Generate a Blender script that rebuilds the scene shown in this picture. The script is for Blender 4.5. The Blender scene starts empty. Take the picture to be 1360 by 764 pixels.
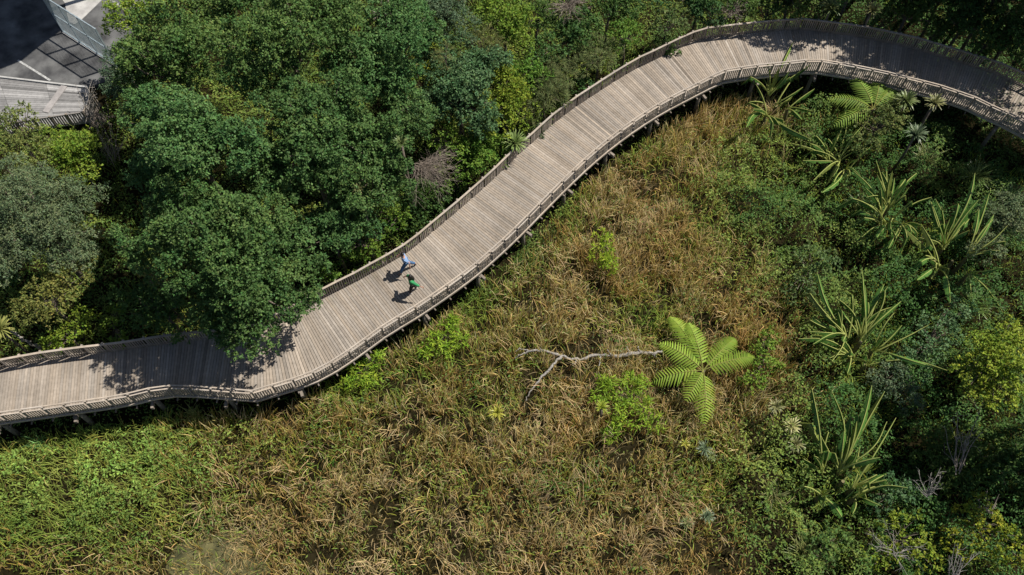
import bpy, math, random
import numpy as np
from mathutils import Vector

random.seed(7)
RNG = np.random.default_rng(11)
SC = bpy.context.scene
COL = SC.collection

# ------------------------------------------------------------------ camera
DECK = 3.0                       # height of the walking surface above the marsh datum
HC = 42.5 + DECK
FPX, CX, CY = 1130.0, 680.0, 382.0
TH = math.radians(28.87)
cam_d = bpy.data.cameras.new('camera'); cam = bpy.data.objects.new('camera', cam_d); COL.objects.link(cam)
cam.location = (0, 0, HC); cam.rotation_euler = (TH, 0, 0)
cam_d.lens = FPX / 1360.0 * 36.0; cam_d.sensor_width = 36.0
cam_d.clip_start = 0.5; cam_d.clip_end = 6000
SC.camera = cam
SC.render.resolution_x = 1024; SC.render.resolution_y = 575

# ------------------------------------------------------------------ light
SUN_EL, SUN_AZ = math.radians(55), math.radians(26)      # azimuth counted from +x
to_sun = Vector((math.cos(SUN_EL) * math.cos(SUN_AZ), math.cos(SUN_EL) * math.sin(SUN_AZ), math.sin(SUN_EL)))
sun_d = bpy.data.lights.new('sun', 'SUN'); sun = bpy.data.objects.new('sun', sun_d); COL.objects.link(sun)
sun_d.energy = 4.6; sun_d.angle = math.radians(0.5); sun_d.color = (1.0, 0.95, 0.87)
sun.rotation_euler = to_sun.to_track_quat('Z', 'Y').to_euler(); sun.location = (0, 0, 80)
world = bpy.data.worlds.new('World'); SC.world = world; world.use_nodes = True
wn = world.node_tree; bg = wn.nodes['Background']
sky = wn.nodes.new('ShaderNodeTexSky'); sky.sky_type = 'NISHITA'; sky.sun_disc = False
sky.sun_elevation = SUN_EL; sky.sun_rotation = math.radians(90) - SUN_AZ
wn.links.new(sky.outputs[0], bg.inputs[0]); bg.inputs[1].default_value = 0.05
SC.view_settings.view_transform = 'Standard'; SC.view_settings.look = 'None'
SC.view_settings.exposure = 0.68; SC.view_settings.gamma = 1.0
SC.view_settings.use_curve_mapping = False

# ------------------------------------------------------------------ measuring the photograph
c_, s_ = math.cos(TH), math.sin(TH)
def at(px, py, z=0.0):
    """world point at height z seen at photograph pixel (px, py)"""
    x = (px - CX) / FPX; y = -(py - CY) / FPX
    d = np.array([x, s_ + y * c_, -c_ + y * s_])
    k = (HC - z) / -d[2]
    return np.array([d[0] * k, d[1] * k, z])
def scale_at(px, py, z):
    p = at(px, py, z)
    return (p[1] * s_ + (HC - z) * c_) / FPX          # metres per pixel there
def proj(P):
    P = np.atleast_2d(P)
    x, y, z = P[:, 0], P[:, 1], P[:, 2] - HC
    dep = y * s_ - z * c_
    return CX + FPX * x / dep, CY - FPX * (y * c_ + z * s_) / dep

# ------------------------------------------------------------------ noise
def vnoise(x, y, seed=0):
    xi = np.floor(x).astype(np.int64); yi = np.floor(y).astype(np.int64)
    fx = x - xi; fy = y - yi; fx = fx * fx * (3 - 2 * fx); fy = fy * fy * (3 - 2 * fy)
    def h(a, b):
        n = (a * 374761393 + b * 668265263 + seed * 974634777) & 0xffffffff
        n = ((n ^ (n >> 13)) * 1274126177) & 0xffffffff
        return ((n ^ (n >> 16)) & 0xffff) / 65535.0
    return (h(xi, yi) * (1 - fx) + h(xi + 1, yi) * fx) * (1 - fy) + (h(xi, yi + 1) * (1 - fx) + h(xi + 1, yi + 1) * fx) * fy
def fbm(x, y, seed=0):
    return 0.55 * vnoise(x, y, seed) + 0.3 * vnoise(x * 2.1, y * 2.1, seed + 1) + 0.15 * vnoise(x * 4.3, y * 4.3, seed + 2)
def sstep(a, b, v):
    t = np.clip((v - a) / (b - a), 0, 1); return t * t * (3 - 2 * t)

# ------------------------------------------------------------------ materials
def nt(name):
    m = bpy.data.materials.new(name); m.use_nodes = True
    n = m.node_tree; b = n.nodes['Principled BSDF']
    return m, n, b
def mat_attr(name, rough=0.6, spec=0.3, trans=0.0, noise=0.25, nscale=6.0, bump=0.0):
    """colour attribute 'col' varied by noise; optional light passing through leaves"""
    m, n, b = nt(name)
    a = n.nodes.new('ShaderNodeAttribute'); a.attribute_name = 'col'
    tx = n.nodes.new('ShaderNodeTexNoise'); tx.inputs['Scale'].default_value = nscale; tx.inputs['Detail'].default_value = 4
    tc = n.nodes.new('ShaderNodeTexCoord'); n.links.new(tc.outputs['Object'], tx.inputs['Vector'])
    mr = n.nodes.new('ShaderNodeMapRange'); mr.inputs['To Min'].default_value = 1 - noise; mr.inputs['To Max'].default_value = 1 + noise
    n.links.new(tx.outputs['Fac'], mr.inputs['Value'])
    mx = n.nodes.new('ShaderNodeVectorMath'); mx.operation = 'SCALE'
    n.links.new(a.outputs['Color'], mx.inputs[0]); n.links.new(mr.outputs[0], mx.inputs['Scale'])
    n.links.new(mx.outputs[0], b.inputs['Base Color'])
    b.inputs['Roughness'].default_value = rough; b.inputs['Specular IOR Level'].default_value = spec
    if bump:
        bp = n.nodes.new('ShaderNodeBump'); bp.inputs['Strength'].default_value = bump
        n.links.new(tx.outputs['Fac'], bp.inputs['Height']); n.links.new(bp.outputs[0], b.inputs['Normal'])
    if trans:
        t = n.nodes.new('ShaderNodeBsdfTranslucent'); n.links.new(mx.outputs[0], t.inputs['Color'])
        ms = n.nodes.new('ShaderNodeMixShader'); ms.inputs[0].default_value = trans
        n.links.new(b.outputs[0], ms.inputs[1]); n.links.new(t.outputs[0], ms.inputs[2])
        n.links.new(ms.outputs[0], n.nodes['Material Output'].inputs['Surface'])
    return m
def mat_noise(name, c1, c2, scale=4.0, rough=0.8, metal=0.0, bump=0.0, detail=6.0, spec=0.3, stretch=None):
    m, n, b = nt(name)
    tc = n.nodes.new('ShaderNodeTexCoord'); mp = n.nodes.new('ShaderNodeMapping')
    if stretch: mp.inputs['Scale'].default_value = stretch
    tx = n.nodes.new('ShaderNodeTexNoise'); tx.inputs['Scale'].default_value = scale; tx.inputs['Detail'].default_value = detail
    cr = n.nodes.new('ShaderNodeValToRGB')
    cr.color_ramp.elements[0].color = (*c1, 1); cr.color_ramp.elements[1].color = (*c2, 1)
    cr.color_ramp.elements[0].position = 0.32; cr.color_ramp.elements[1].position = 0.68
    n.links.new(tc.outputs['Object'], mp.inputs[0]); n.links.new(mp.outputs[0], tx.inputs['Vector'])
    n.links.new(tx.outputs['Fac'], cr.inputs[0]); n.links.new(cr.outputs[0], b.inputs['Base Color'])
    b.inputs['Roughness'].default_value = rough; b.inputs['Metallic'].default_value = metal
    b.inputs['Specular IOR Level'].default_value = spec
    if bump:
        bp = n.nodes.new('ShaderNodeBump'); bp.inputs['Strength'].default_value = bump; bp.inputs['Distance'].default_value = 0.02
        n.links.new(tx.outputs['Fac'], bp.inputs['Height']); n.links.new(bp.outputs[0], b.inputs['Normal'])
    return m
M = {
    'leaf': mat_attr('broad_leaf', 0.6, 0.14, 0.3, 0.2, 3.0),
    'gloss': mat_attr('glossy_leaf', 0.42, 0.3, 0.22, 0.2, 5.0),
    'blade': mat_attr('reed_blade', 0.75, 0.12, 0.38, 0.2, 4.0),
    'timber': mat_attr('weathered_timber', 0.85, 0.12, 0.0, 0.3, 5.0, 0.3),
    'bark': mat_noise('bark', (0.07, 0.055, 0.04), (0.17, 0.14, 0.11), 7, 0.9, bump=0.5),
    'pale_bark': mat_noise('bleached_wood', (0.11, 0.098, 0.085), (0.34, 0.315, 0.28), 14, 0.85, bump=0.4),
    'twig': mat_noise('dry_twigs', (0.14, 0.11, 0.085), (0.3, 0.25, 0.21), 5, 0.9),
    'soil': mat_noise('marsh_soil', (0.008, 0.007, 0.003), (0.022, 0.018, 0.009), 1.4, 1.0, bump=0.6, spec=0.0),
    'water': mat_noise('murky_water', (0.04, 0.04, 0.016), (0.12, 0.11, 0.045), 1.6, 0.3, spec=0.5),
    'asphalt': mat_noise('asphalt', (0.035, 0.035, 0.037), (0.12, 0.12, 0.118), 0.9, 0.9, bump=0.3, detail=10),
    'concrete': mat_noise('concrete', (0.26, 0.25, 0.24), (0.4, 0.39, 0.37), 1.5, 0.85, detail=9),
    'paint': mat_noise('road_paint', (0.3, 0.3, 0.29), (0.6, 0.6, 0.58), 5, 0.7),
    'steel': mat_noise('galvanised_steel', (0.25, 0.31, 0.34), (0.38, 0.44, 0.47), 3, 0.45, metal=0.35, spec=0.5),
    'pile': mat_noise('treated_pile', (0.09, 0.08, 0.06), (0.2, 0.17, 0.13), 5, 0.9, bump=0.3),
    'skin': mat_noise('skin', (0.36, 0.2, 0.14), (0.42, 0.25, 0.18), 8, 0.5),
    'dark_skin': mat_noise('brown_skin', (0.22, 0.12, 0.08), (0.28, 0.16, 0.11), 8, 0.5),
    'hair': mat_noise('black_hair', (0.008, 0.007, 0.007), (0.02, 0.017, 0.015), 30, 0.5),
    'blue_shirt': mat_noise('light_blue_cotton', (0.15, 0.24, 0.4), (0.24, 0.34, 0.52), 6, 0.9),
    'denim': mat_noise('denim', (0.04, 0.09, 0.18), (0.07, 0.14, 0.26), 14, 0.9),
    'green_cloth': mat_noise('green_cotton', (0.02, 0.17, 0.06), (0.04, 0.26, 0.09), 6, 0.85),
    'dark_cloth': mat_noise('dark_cloth', (0.02, 0.018, 0.018), (0.04, 0.036, 0.034), 10, 0.9),
    'shoe_dark': mat_noise('dark_shoe', (0.02, 0.02, 0.022), (0.04, 0.04, 0.045), 10, 0.6),
    'shoe_white': mat_noise('white_shoe', (0.6, 0.6, 0.58), (0.75, 0.75, 0.72), 10, 0.6),
    'roof': mat_noise('roof_sheet', (0.2, 0.21, 0.22), (0.3, 0.31, 0.32), 2, 0.6),
}

def add_stains(m, sc, lo, hi):
    n = m.node_tree; b = n.nodes['Principled BSDF']; src = b.inputs['Base Color'].links[0].from_socket
    tx = n.nodes.new('ShaderNodeTexNoise'); tx.inputs['Scale'].default_value = sc; tx.inputs['Detail'].default_value = 5; tx.inputs['Roughness'].default_value = 0.65
    tc = n.nodes.new('ShaderNodeTexCoord'); n.links.new(tc.outputs['Object'], tx.inputs['Vector'])
    mr = n.nodes.new('ShaderNodeMapRange'); mr.inputs['From Min'].default_value = 0.35; mr.inputs['From Max'].default_value = 0.65
    mr.inputs['To Min'].default_value = lo; mr.inputs['To Max'].default_value = hi; n.links.new(tx.outputs['Fac'], mr.inputs['Value'])
    mx = n.nodes.new('ShaderNodeVectorMath'); mx.operation = 'SCALE'; n.links.new(src, mx.inputs[0]); n.links.new(mr.outputs[0], mx.inputs['Scale'])
    n.links.new(mx.outputs[0], b.inputs['Base Color'])
add_stains(M['timber'], 0.55, 0.84, 1.1); add_stains(M['asphalt'], 0.35, 0.7, 1.3); add_stains(M['concrete'], 0.5, 0.8, 1.1); add_stains(M['paint'], 3.0, 0.4, 1.0)

# ------------------------------------------------------------------ mesh helpers
def mesh_from(name, V, F, mat, col=None, smooth=False):
    V = np.asarray(V, dtype=np.float32).reshape(-1, 3)
    me = bpy.data.meshes.new(name)
    if isinstance(F, np.ndarray):
        k = F.shape[1]; n = len(F)
        me.vertices.add(len(V)); me.vertices.foreach_set('co', V.ravel())
        me.loops.add(n * k); me.loops.foreach_set('vertex_index', F.astype(np.int32).ravel())
        me.polygons.add(n)
        me.polygons.foreach_set('loop_start', np.arange(n, dtype=np.int32) * k)
        me.update(calc_edges=True)
    else:
        me.from_pydata(V.tolist(), [], F); me.update()
    if col is not None:
        a = me.attributes.new('col', 'FLOAT_COLOR', 'FACE')
        c = np.ones((len(me.polygons), 4), dtype=np.float32); c[:, :3] = col
        a.data.foreach_set('color', c.ravel())
    if smooth:
        me.polygons.foreach_set('use_smooth', np.ones(len(me.polygons), dtype=bool))
    me.materials.append(mat)
    return me
def link(name, me, parent=None):
    o = bpy.data.objects.new(name, me); COL.objects.link(o)
    if parent is not None:
        o.parent = parent
        if me is not None: o.matrix_parent_inverse = wm(parent).inverted()
    return o
def wm(o):
    m = o.matrix_basis.copy(); p = o.parent
    return (wm(p) @ o.matrix_parent_inverse @ m) if p else m
def thing(name, label, cat, loc=(0, 0, 0), group=None):
    o = bpy.data.objects.new(name, None); COL.objects.link(o); o.location = Vector([float(v) for v in loc])
    o.empty_display_size = 0.3
    return tag(o, label, cat, group)
def tag(o, label, cat, group=None, kind=None):
    o['label'] = label; o['category'] = cat
    if group: o['group'] = group
    if kind: o['kind'] = kind
    return o
def struct(name, me, label, cat):
    o = link(name, me); tag(o, label, cat, kind='structure'); return o

class MB:
    """collects boxes, beams and tubes for one mesh; a colour per face"""
    def __init__(s): s.V = []; s.F = []; s.C = []
    def add(s, vs, fs, col=(0.5, 0.5, 0.5)):
        b = len(s.V); s.V += [tuple(map(float, v)) for v in vs]
        for f in fs: s.F.append(tuple(i + b for i in f)); s.C.append(col)
    def hexa(s, lo, hi, col=(.5, .5, .5)):
        s.add(list(lo) + list(hi), [(3, 2, 1, 0), (4, 5, 6, 7), (0, 1, 5, 4), (1, 2, 6, 5), (2, 3, 7, 6), (3, 0, 4, 7)], col)
    def beam(s, a, b, w, h, col=(.5, .5, .5), up=(0, 0, 1)):
        a = np.array(a, float); b = np.array(b, float); d = b - a; d /= np.linalg.norm(d) + 1e-9
        u = np.array(up, float); r = np.cross(d, u)
        if np.linalg.norm(r) < 1e-4: r = np.cross(d, (1, 0, 0))
        r /= np.linalg.norm(r); u = np.cross(r, d)
        q = [(-1, -1), (1, -1), (1, 1), (-1, 1)]
        s.hexa([a + r * i * w / 2 + u * j * h / 2 for i, j in q], [b + r * i * w / 2 + u * j * h / 2 for i, j in q], col)
    def tube(s, pts, rad, n=7, col=(.5, .5, .5), cap=True):
        pts = [np.array(p, float) for p in pts]; rings = []
        for i, p in enumerate(pts):
            d = pts[min(i + 1, len(pts) - 1)] - pts[max(i - 1, 0)]; d /= np.linalg.norm(d) + 1e-9
            r = np.cross(d, (0.13, 0.31, 0.94)); r /= np.linalg.norm(r) + 1e-9; u = np.cross(r, d)
            rings.append([p + rad[i] * (math.cos(2 * math.pi * k / n) * r + math.sin(2 * math.pi * k / n) * u) for k in range(n)])
        vs = [v for rg in rings for v in rg]
        fs = [(i * n + k, i * n + (k + 1) % n, (i + 1) * n + (k + 1) % n, (i + 1) * n + k) for i in range(len(pts) - 1) for k in range(n)]
        if cap: fs += [tuple(range(n))[::-1], tuple(range((len(pts) - 1) * n, len(pts) * n))]
        s.add(vs, fs, col)
    def build(s, name, mat, parent=None, smooth=False):
        return link(name, mesh_from(name, s.V, s.F, mat, s.C, smooth), parent)

def unit(v): return v / (np.linalg.norm(v, axis=-1, keepdims=True) + 1e-9)

def leaf_quads(P, D, N, L, W):
    """kite shaped leaves, slightly cupped: base P, direction D, face normal N"""
    D = unit(D); S = unit(np.cross(D, N)); N2 = np.cross(S, D)
    L = L[:, None]; W = W[:, None]
    a = P; c = P + D * L - N2 * L * 0.12; m = P + D * L * 0.45 + N2 * L * 0.06
    V = np.stack([a, m + S * W / 2, c, m - S * W / 2], axis=1).reshape(-1, 3)
    return V, np.arange(len(V)).reshape(-1, 4)

def ribbons(P, H, az, lean, W, nseg, c0, c1, curl=1.0, gam=1.5, az2=None, cpow=1.0):
    """blades: base P, length H, leaning towards az; colour runs c0 (foot) to c1 (tip)"""
    n = len(P); t = np.linspace(0, 1, nseg + 1)
    dirv = np.stack([np.cos(az), np.sin(az), np.zeros(n)], 1)
    wa = az + np.pi / 2 if az2 is None else az2
    side = np.stack([np.cos(wa), np.sin(wa), np.zeros(n)], 1)
    pts = np.zeros((n, nseg + 1, 3)); ang = np.zeros(n) + lean * 0.35; cur = P.copy(); pts[:, 0] = cur
    for k in range(nseg):
        a = lean * (0.35 + curl * 1.3 * (t[k + 1] ** gam))
        st = (dirv * np.sin(a)[:, None] + np.array([0, 0, 1.0]) * np.cos(a)[:, None]) * (H / nseg)[:, None]
        cur = cur + st; pts[:, k + 1] = cur
    wt = (1 - 0.8 * t ** 2)[None, :, None] * W[:, None, None] / 2
    A = pts + side[:, None, :] * wt; B = pts - side[:, None, :] * wt
    V = np.stack([A, B], 2).reshape(-1, 3)
    base = (np.arange(n) * (nseg + 1) * 2)[:, None, None]; k = (np.arange(nseg) * 2)[None, :, None]
    F = (base + k + np.array([0, 1, 3, 2])[None, None, :]).reshape(-1, 4)
    tt = ((t[:-1] + t[1:]) / 2)[None, :, None]
    tt = tt ** cpow; C = (c0[:, None, :] * (1 - tt) + c1[:, None, :] * tt).reshape(-1, 3)
    return V, F, C
def join(parts):
    Vs, Fs, Cs, b = [], [], [], 0
    for V, F, C in parts:
        Vs.append(V); Fs.append(F + b); Cs.append(C); b += len(V)
    return np.concatenate(Vs), np.concatenate(Fs), np.concatenate(Cs)

# ------------------------------------------------------------------ boardwalk plan (measured from the handrails)
TU = [(-60, 488), (0, 477.6), (45.8, 469), (99, 461.6), (159.4, 454.7), (214, 446), (268, 439.5), (318, 435), (356, 422), (398, 401), (432, 380.5), (463.2, 366.1), (505, 342.5), (528.6, 330.1), (553.5, 311.8), (568, 299.5), (608.7, 265.6), (651, 228.7), (687, 193.3), (703, 180), (731.7, 153.5), (763.4, 129.5), (813.5, 96.8), (846.8, 76.7), (860, 71.2), (899, 52), (932, 37.7), (974.6, 32.6), (1020, 27.8), (1067, 24.6), (1114, 30.4), (1145.6, 34.3), (1180, 41.4), (1219, 50), (1259, 61.8), (1294, 72.4), (1332, 84.2), (1360, 97.2), (1400, 117), (1460, 150)]
TL = [(-60, 558), (0, 549), (62, 540.4), (117, 532.5), (160, 526.5), (193, 517.7), (233, 512.4), (284.9, 516.5), (334, 520.3), (388.4, 504.2), (420.7, 492.3), (442.9, 479.5), (468.4, 462.5), (510.3, 432), (553.5, 406.2), (588, 383), (627, 355), (662.4, 324.2), (693.8, 294.4), (723.6, 263.8), (753.4, 234), (783.8, 205.3), (814.5, 179.8), (848.5, 155.1), (882.6, 133.8), (915.7, 116.8), (960.5, 93.8), (1001.3, 87.5), (1042, 83.5), (1082.8, 79), (1128.3, 86), (1175.4, 95.5), (1200, 101.9), (1244.8, 112.5), (1294, 129), (1318, 140.8), (1341.5, 151.4), (1360, 160.8), (1400, 182), (1450, 212)]
RH = 1.0
PU = np.array([at(x, y, DECK + RH)[:2] for x, y in TU]); PL = np.array([at(x, y, DECK + RH)[:2] for x, y in TL])
def resample(P, step):
    d = np.r_[0, np.cumsum(np.linalg.norm(np.diff(P, axis=0), axis=1))]
    n = max(2, int(round(d[-1] / step)) + 1); t = np.linspace(0, d[-1], n)
    return np.stack([np.interp(t, d, P[:, 0]), np.interp(t, d, P[:, 1])], 1)
RU = resample(PU, 1.09); RL = resample(PL, 1.09)
# pair the two edges: stations on L, square to a smoothed tangent, cut with U
LS = resample(PL, 0.5)
tg = np.gradient(LS, axis=0); K = np.exp(-0.5 * (np.arange(-9, 10) / 4.0) ** 2); K /= K.sum()
tg = np.stack([np.convolve(np.pad(tg[:, i], 9, mode='edge'), K, 'valid') for i in (0, 1)], 1); tg = unit(tg)
nrm = np.stack([-tg[:, 1], tg[:, 0]], 1)
def cut(p, d, poly):
    best = None
    for a, b in zip(poly[:-1], poly[1:]):
        e = b - a; den = d[0] * e[1] - d[1] * e[0]
        if abs(den) < 1e-9: continue
        w = a - p; t = (w[0] * e[1] - w[1] * e[0]) / den; u = (w[0] * d[1] - w[1] * d[0]) / den
        if -0.001 <= u <= 1.001 and t > 0.5 and (best is None or t < best): best = t
    return best
pairs = []
for p, d in zip(LS, nrm):
    t = cut(p, d, PU)
    if t is not None and t < 6.0: pairs.append((p, p + d * t))
EL = np.array([a for a, b in pairs]); EU = np.array([b for a, b in pairs])
CEN = (EL + EU) / 2
def dist_walk(x, y):
    P = np.stack([x, y], -1); best = np.full(P.shape[:-1], 1e9)
    for c in CEN[::2]: best = np.minimum(best, np.hypot(P[..., 0] - c[0], P[..., 1] - c[1]))
    return best

# ------------------------------------------------------------------ ground
CP = [at(*p, DECK)[:2] for p in [(-260, 240), (118, 163), (150, 118), (150, 80), (235, -40), (330, -120), (-300, -160)]]
def inside(x, y, poly):
    r = np.zeros(np.shape(x), bool); n = len(poly)
    for i in range(n):
        (x1, y1), (x2, y2) = poly[i], poly[(i + 1) % n]
        if y1 == y2: continue
        c = ((y1 > y) != (y2 > y)) & (x < (x2 - x1) * (y - y1) / (y2 - y1) + x1); r ^= c
    return r
def seg_dist(x, y, poly):
    d = np.full(np.shape(x), 1e9)
    for i in range(len(poly)):
        a = np.array(poly[i]); b = np.array(poly[(i + 1) % len(poly)]); e = b - a
        t = np.clip(((x - a[0]) * e[0] + (y - a[1]) * e[1]) / (e @ e), 0, 1)
        d = np.minimum(d, np.hypot(x - a[0] - t * e[0], y - a[1] - t * e[1]))
    return d
def gz(x, y):
    x = np.asarray(x, float); y = np.asarray(y, float)
    z = 0.45 + 0.5 * fbm(x / 6, y / 6, 3) - 0.9 * sstep(12, 30, x) * sstep(10, 30, y)
    d = np.where(inside(x, y, CP), 0.0, seg_dist(x, y, CP))
    k = 1 - sstep(0.3, 6.5, d)
    z = z * (1 - k) + (DECK - 0.25) * k
    far = np.hypot(x, y - 25); z = z + sstep(70, 400, far) * 4 * fbm(x / 60, y / 60, 9)
    px, py = POND
    z = z - (1 - sstep(0.4, 3.4, np.hypot((x - px) / 1.6, y - py))) * (0.12 + 0.4 * fbm(x / 1.1, y / 1.1, 12))
    return z
POND = at(285, 762, 0.4)[:2]
def axis(lo, hi, step, far):
    a = np.arange(lo, hi + step / 2, step); e = []
    v = step
    while (e[-1] if e else 0) < far: v *= 1.35; e.append((e[-1] if e else 0) + v)
    e = np.array(e)
    return np.concatenate([lo - e[::-1], a, hi + e])
gx = axis(-46, 46, 0.5, 1400); gy = axis(-4, 62, 0.5, 1400)
X, Y = np.meshgrid(gx, gy); Z = gz(X, Y); nx = len(gx)
ii, jj = np.meshgrid(np.arange(len(gy) - 1), np.arange(nx - 1), indexing='ij'); q = (ii * nx + jj).ravel()
struct('ground', mesh_from('ground', np.stack([X, Y, Z], -1).reshape(-1, 3), np.stack([q, q + 1, q + nx + 1, q + nx], 1), M['soil'], smooth=True),
       'dark damp soil of the marsh under reeds and trees', 'ground')
ang = np.linspace(0, 2 * np.pi, 40, endpoint=False)
wv = [(POND[0] + math.cos(a) * 5.4 * (1 + .2 * math.sin(3 * a) + .1 * math.sin(7 * a)), POND[1] + math.sin(a) * 3.2 * (1 + .2 * math.cos(2 * a + 1) + .1 * math.cos(5 * a)), float(gz(*POND)) + 0.06) for a in ang]
struct('pond', mesh_from('pond', wv, [tuple(range(40))], M['water']), 'small patch of murky olive water among flattened grass', 'water')

# ------------------------------------------------------------------ car park in the upper left corner
cpz = DECK
def sheet(name, pts, z, mat, label, cat, kind=True, thick=0.0):
    if thick:
        mb = MB(); n = len(pts); V = [(*p, z) for p in pts] + [(*p, z - thick) for p in pts]
        mb.add(V, [tuple(range(n)), tuple(range(2 * n - 1, n - 1, -1))] + [(i, i + n, (i + 1) % n + n, (i + 1) % n) for i in range(n)])
        me = mesh_from(name, mb.V, mb.F, mat)
    else:
        me = mesh_from(name, [(*p, z) for p in pts], [tuple(range(len(pts)))], mat)
    return struct(name, me, label, cat)
ap = [at(*p, cpz)[:2] for p in [(-260, 78), (0, 101), (118, 115.5), (143, 108), (150, 80), (235, -40), (330, -120), (-300, -160)]]
sheet('car_park', ap, cpz, M['asphalt'], 'grey asphalt car park with white lines behind the tall steel fence', 'car park', thick=0.25)
pp = [at(*p, cpz)[:2] for p in [(73, -12), (86, 4), (92, 30), (99, 33), (108, 27), (142, -6), (164, -30), (120, -40), (84, -30)]]
sheet('concrete_path', pp, cpz + 0.03, M['concrete'], 'pale concrete path crossing the car park', 'path', thick=0.03)
for i, (a, b) in enumerate([((23.5, 80), (67, 107)), ((146, -1), (161, 9)), ((-18, 55), (23.5, 80))][:2]):
    A, B = at(*a, cpz)[:2], at(*b, cpz)[:2]; d = unit(B - A); nn = np.array([-d[1], d[0]]) * 0.07
    struct('painted_line', mesh_from('painted_line', [(*p, cpz + 0.006) for p in (A - nn, B - nn, B + nn, A + nn)], [(0, 1, 2, 3)], M['paint']),
           ['white parking line ending at the timber landing', 'short white line at the far side of the concrete path'][i], 'road marking')

# timber tone picker
def wood(k=1.0, sd=0.13):
    g = k * max(0.55, random.gauss(1, sd)); w = random.uniform(-0.02, 0.035)
    return (0.27 * g * (1 + w), 0.233 * g, 0.194 * g * (1 - 1.3 * w))

# ------------------------------------------------------------------ boardwalk
bw = thing('boardwalk', 'long curving timber boardwalk with slatted railings crossing the wetland', 'boardwalk', (*CEN[len(CEN) // 2], float(gz(*CEN[len(CEN) // 2]))))
mb = MB(); dc = np.r_[0, np.cumsum(np.linalg.norm(np.diff(CEN, axis=0), axis=1))]
pitch, gap = 0.15, 0.02; npl = int(dc[-1] / pitch)
def edge(t, k):
    P = (EL, EU)[k]; return np.array([np.interp(t, dc, P[:, 0]), np.interp(t, dc, P[:, 1])])
drift = 0.0
for i in range(npl):
    t0 = i * pitch + gap / 2; t1 = (i + 1) * pitch - gap / 2
    z = DECK + random.uniform(-0.006, 0.004)
    drift = 0.75 * drift + random.gauss(0, 0.045)
    a, b, c, d = edge(t0, 0), edge(t1, 0), edge(t1, 1), edge(t0, 1)
    ex = unit(c - b) * 0.02
    a, b, c, d = a - ex, b - ex, c + ex, d + ex
    col = wood(0.98 + drift * .8, 0.09)
    if random.random() < 0.06:
        dk = random.choice((0.65, 0.75, 1.25)); col = tuple(v * dk for v in col)
    nseg = 3                                             # boards butt at joists: slight tone change
    for s0 in range(1):
        mb.hexa([(*p, z - 0.045) for p in (a, b, c, d)], [(*p, z) for p in (a, b, c, d)], col)
mb.build('deck', M['timber'], bw)
# joists, edge beams
jb = MB()
for k in (0.12, 0.37, 0.63, 0.88):
    P = EL * (1 - k) + EU * k
    for a, b in zip(P[:-1:4], P[4::4]): jb.beam((*a, DECK - 0.17), (*b, DECK - 0.17), 0.07, 0.24, (0.12, 0.1, 0.08))
jb.build('joists', M['timber'], bw)
for R, sg in ((RL, -1), (RU, 1)):
    t = unit(np.gradient(R, axis=0)); n = np.stack([-t[:, 1], t[:, 0]], 1) * sg     # outward
    eb = MB()
    for i in range(len(R) - 1):
        a, b = R[i] + n[i] * 0.13, R[i + 1] + n[i + 1] * 0.13
        eb.beam((*a, DECK - 0.06), (*b, DECK - 0.06), 0.08, 0.13, wood(1.3, 0.05))
    eb.build('edge_beam', M['timber'], bw)
    rl = MB(); r2 = MB(); r3 = MB(); near = sg < 0
    for i in range(len(R) - 1):
        a, b = R[i], R[i + 1]
        if near:
            rl.beam((*(a - n[i] * 0.06), DECK + RH), (*(b - n[i + 1] * 0.06), DECK + RH), 0.075, 0.045, wood(1.3, 0.05))
            f0, f1 = 0.07, 0.93; p0, p1 = a * (1 - f0) + b * f0, a * (1 - f1) + b * f1      # outer cap stops short of every post
            r2.beam((*(p0 + n[i] * 0.1), DECK + RH - 0.04), (*(p1 + n[i] * 0.1), DECK + RH - 0.04), 0.07, 0.06, wood(1.3, 0.06))
        else:
            rl.beam((*(a - n[i] * 0.03), DECK + RH + 0.01), (*(b - n[i + 1] * 0.03), DECK + RH + 0.01), 0.12, 0.045, wood(1.2, 0.05))
            r2.beam((*(a - n[i] * 0.02), DECK + RH - 0.05), (*(b - n[i + 1] * 0.02), DECK + RH - 0.05), 0.045, 0.07, wood(0.9, 0.05))
        r3.beam((*(a + n[i] * 0.06), DECK + 0.11), (*(b + n[i + 1] * 0.06), DECK + 0.11), 0.045, 0.08, wood(1.0, 0.06))
    root = rl.build('railing', M['timber'], bw); r2.build('cap_rail', M['timber'], root); r3.build('bottom_rail', M['timber'], root)
    for i in range(len(R)):
        pb = MB(); p = R[i] + (0 if near else n[i] * 0.07); d = t[i]
        e = 0.05
        q4 = [p - d * e - n[i] * e, p + d * e - n[i] * e, p + d * e + n[i] * e, p - d * e + n[i] * e]
        pb.hexa([(*v, DECK - 0.24) for v in q4], [(*v, DECK + RH + 0.03) for v in q4], wood(1.0, 0.08))
        # bracket block that pokes out under the edge beam
        pb.beam((*(p + n[i] * 0.1), DECK - 0.27), (*(p + n[i] * 0.3), DECK - 0.27), 0.07, 0.08, wood(0.6, 0.08))
        pb.build('post', M['timber'], root); p = R[i]
        if i == len(R) - 1: continue
        sb = MB(); L = np.linalg.norm(R[i + 1] - p); m = 7
        for j in range(m):
            if False: continue
            f = (j + 0.5) / m; f = 0.08 + f * 0.84
            c = p * (1 - f) + R[i + 1] * f + n[i] * (0.1 if near else -0.015)
            dd = unit(R[i + 1] - p)
            w = 0.033; th = 0.012
            q4 = [c - dd * w - n[i] * th, c + dd * w - n[i] * th, c + dd * w + n[i] * th, c - dd * w + n[i] * th]
            zb = DECK + 0.02
            sb.hexa([(*v, zb) for v in q4], [(*v, DECK + RH - (0.075 if near else 0.018)) for v in q4], wood(1.12, 0.12))
        sb.build('baluster_panel', M['timber'], root)
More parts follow.
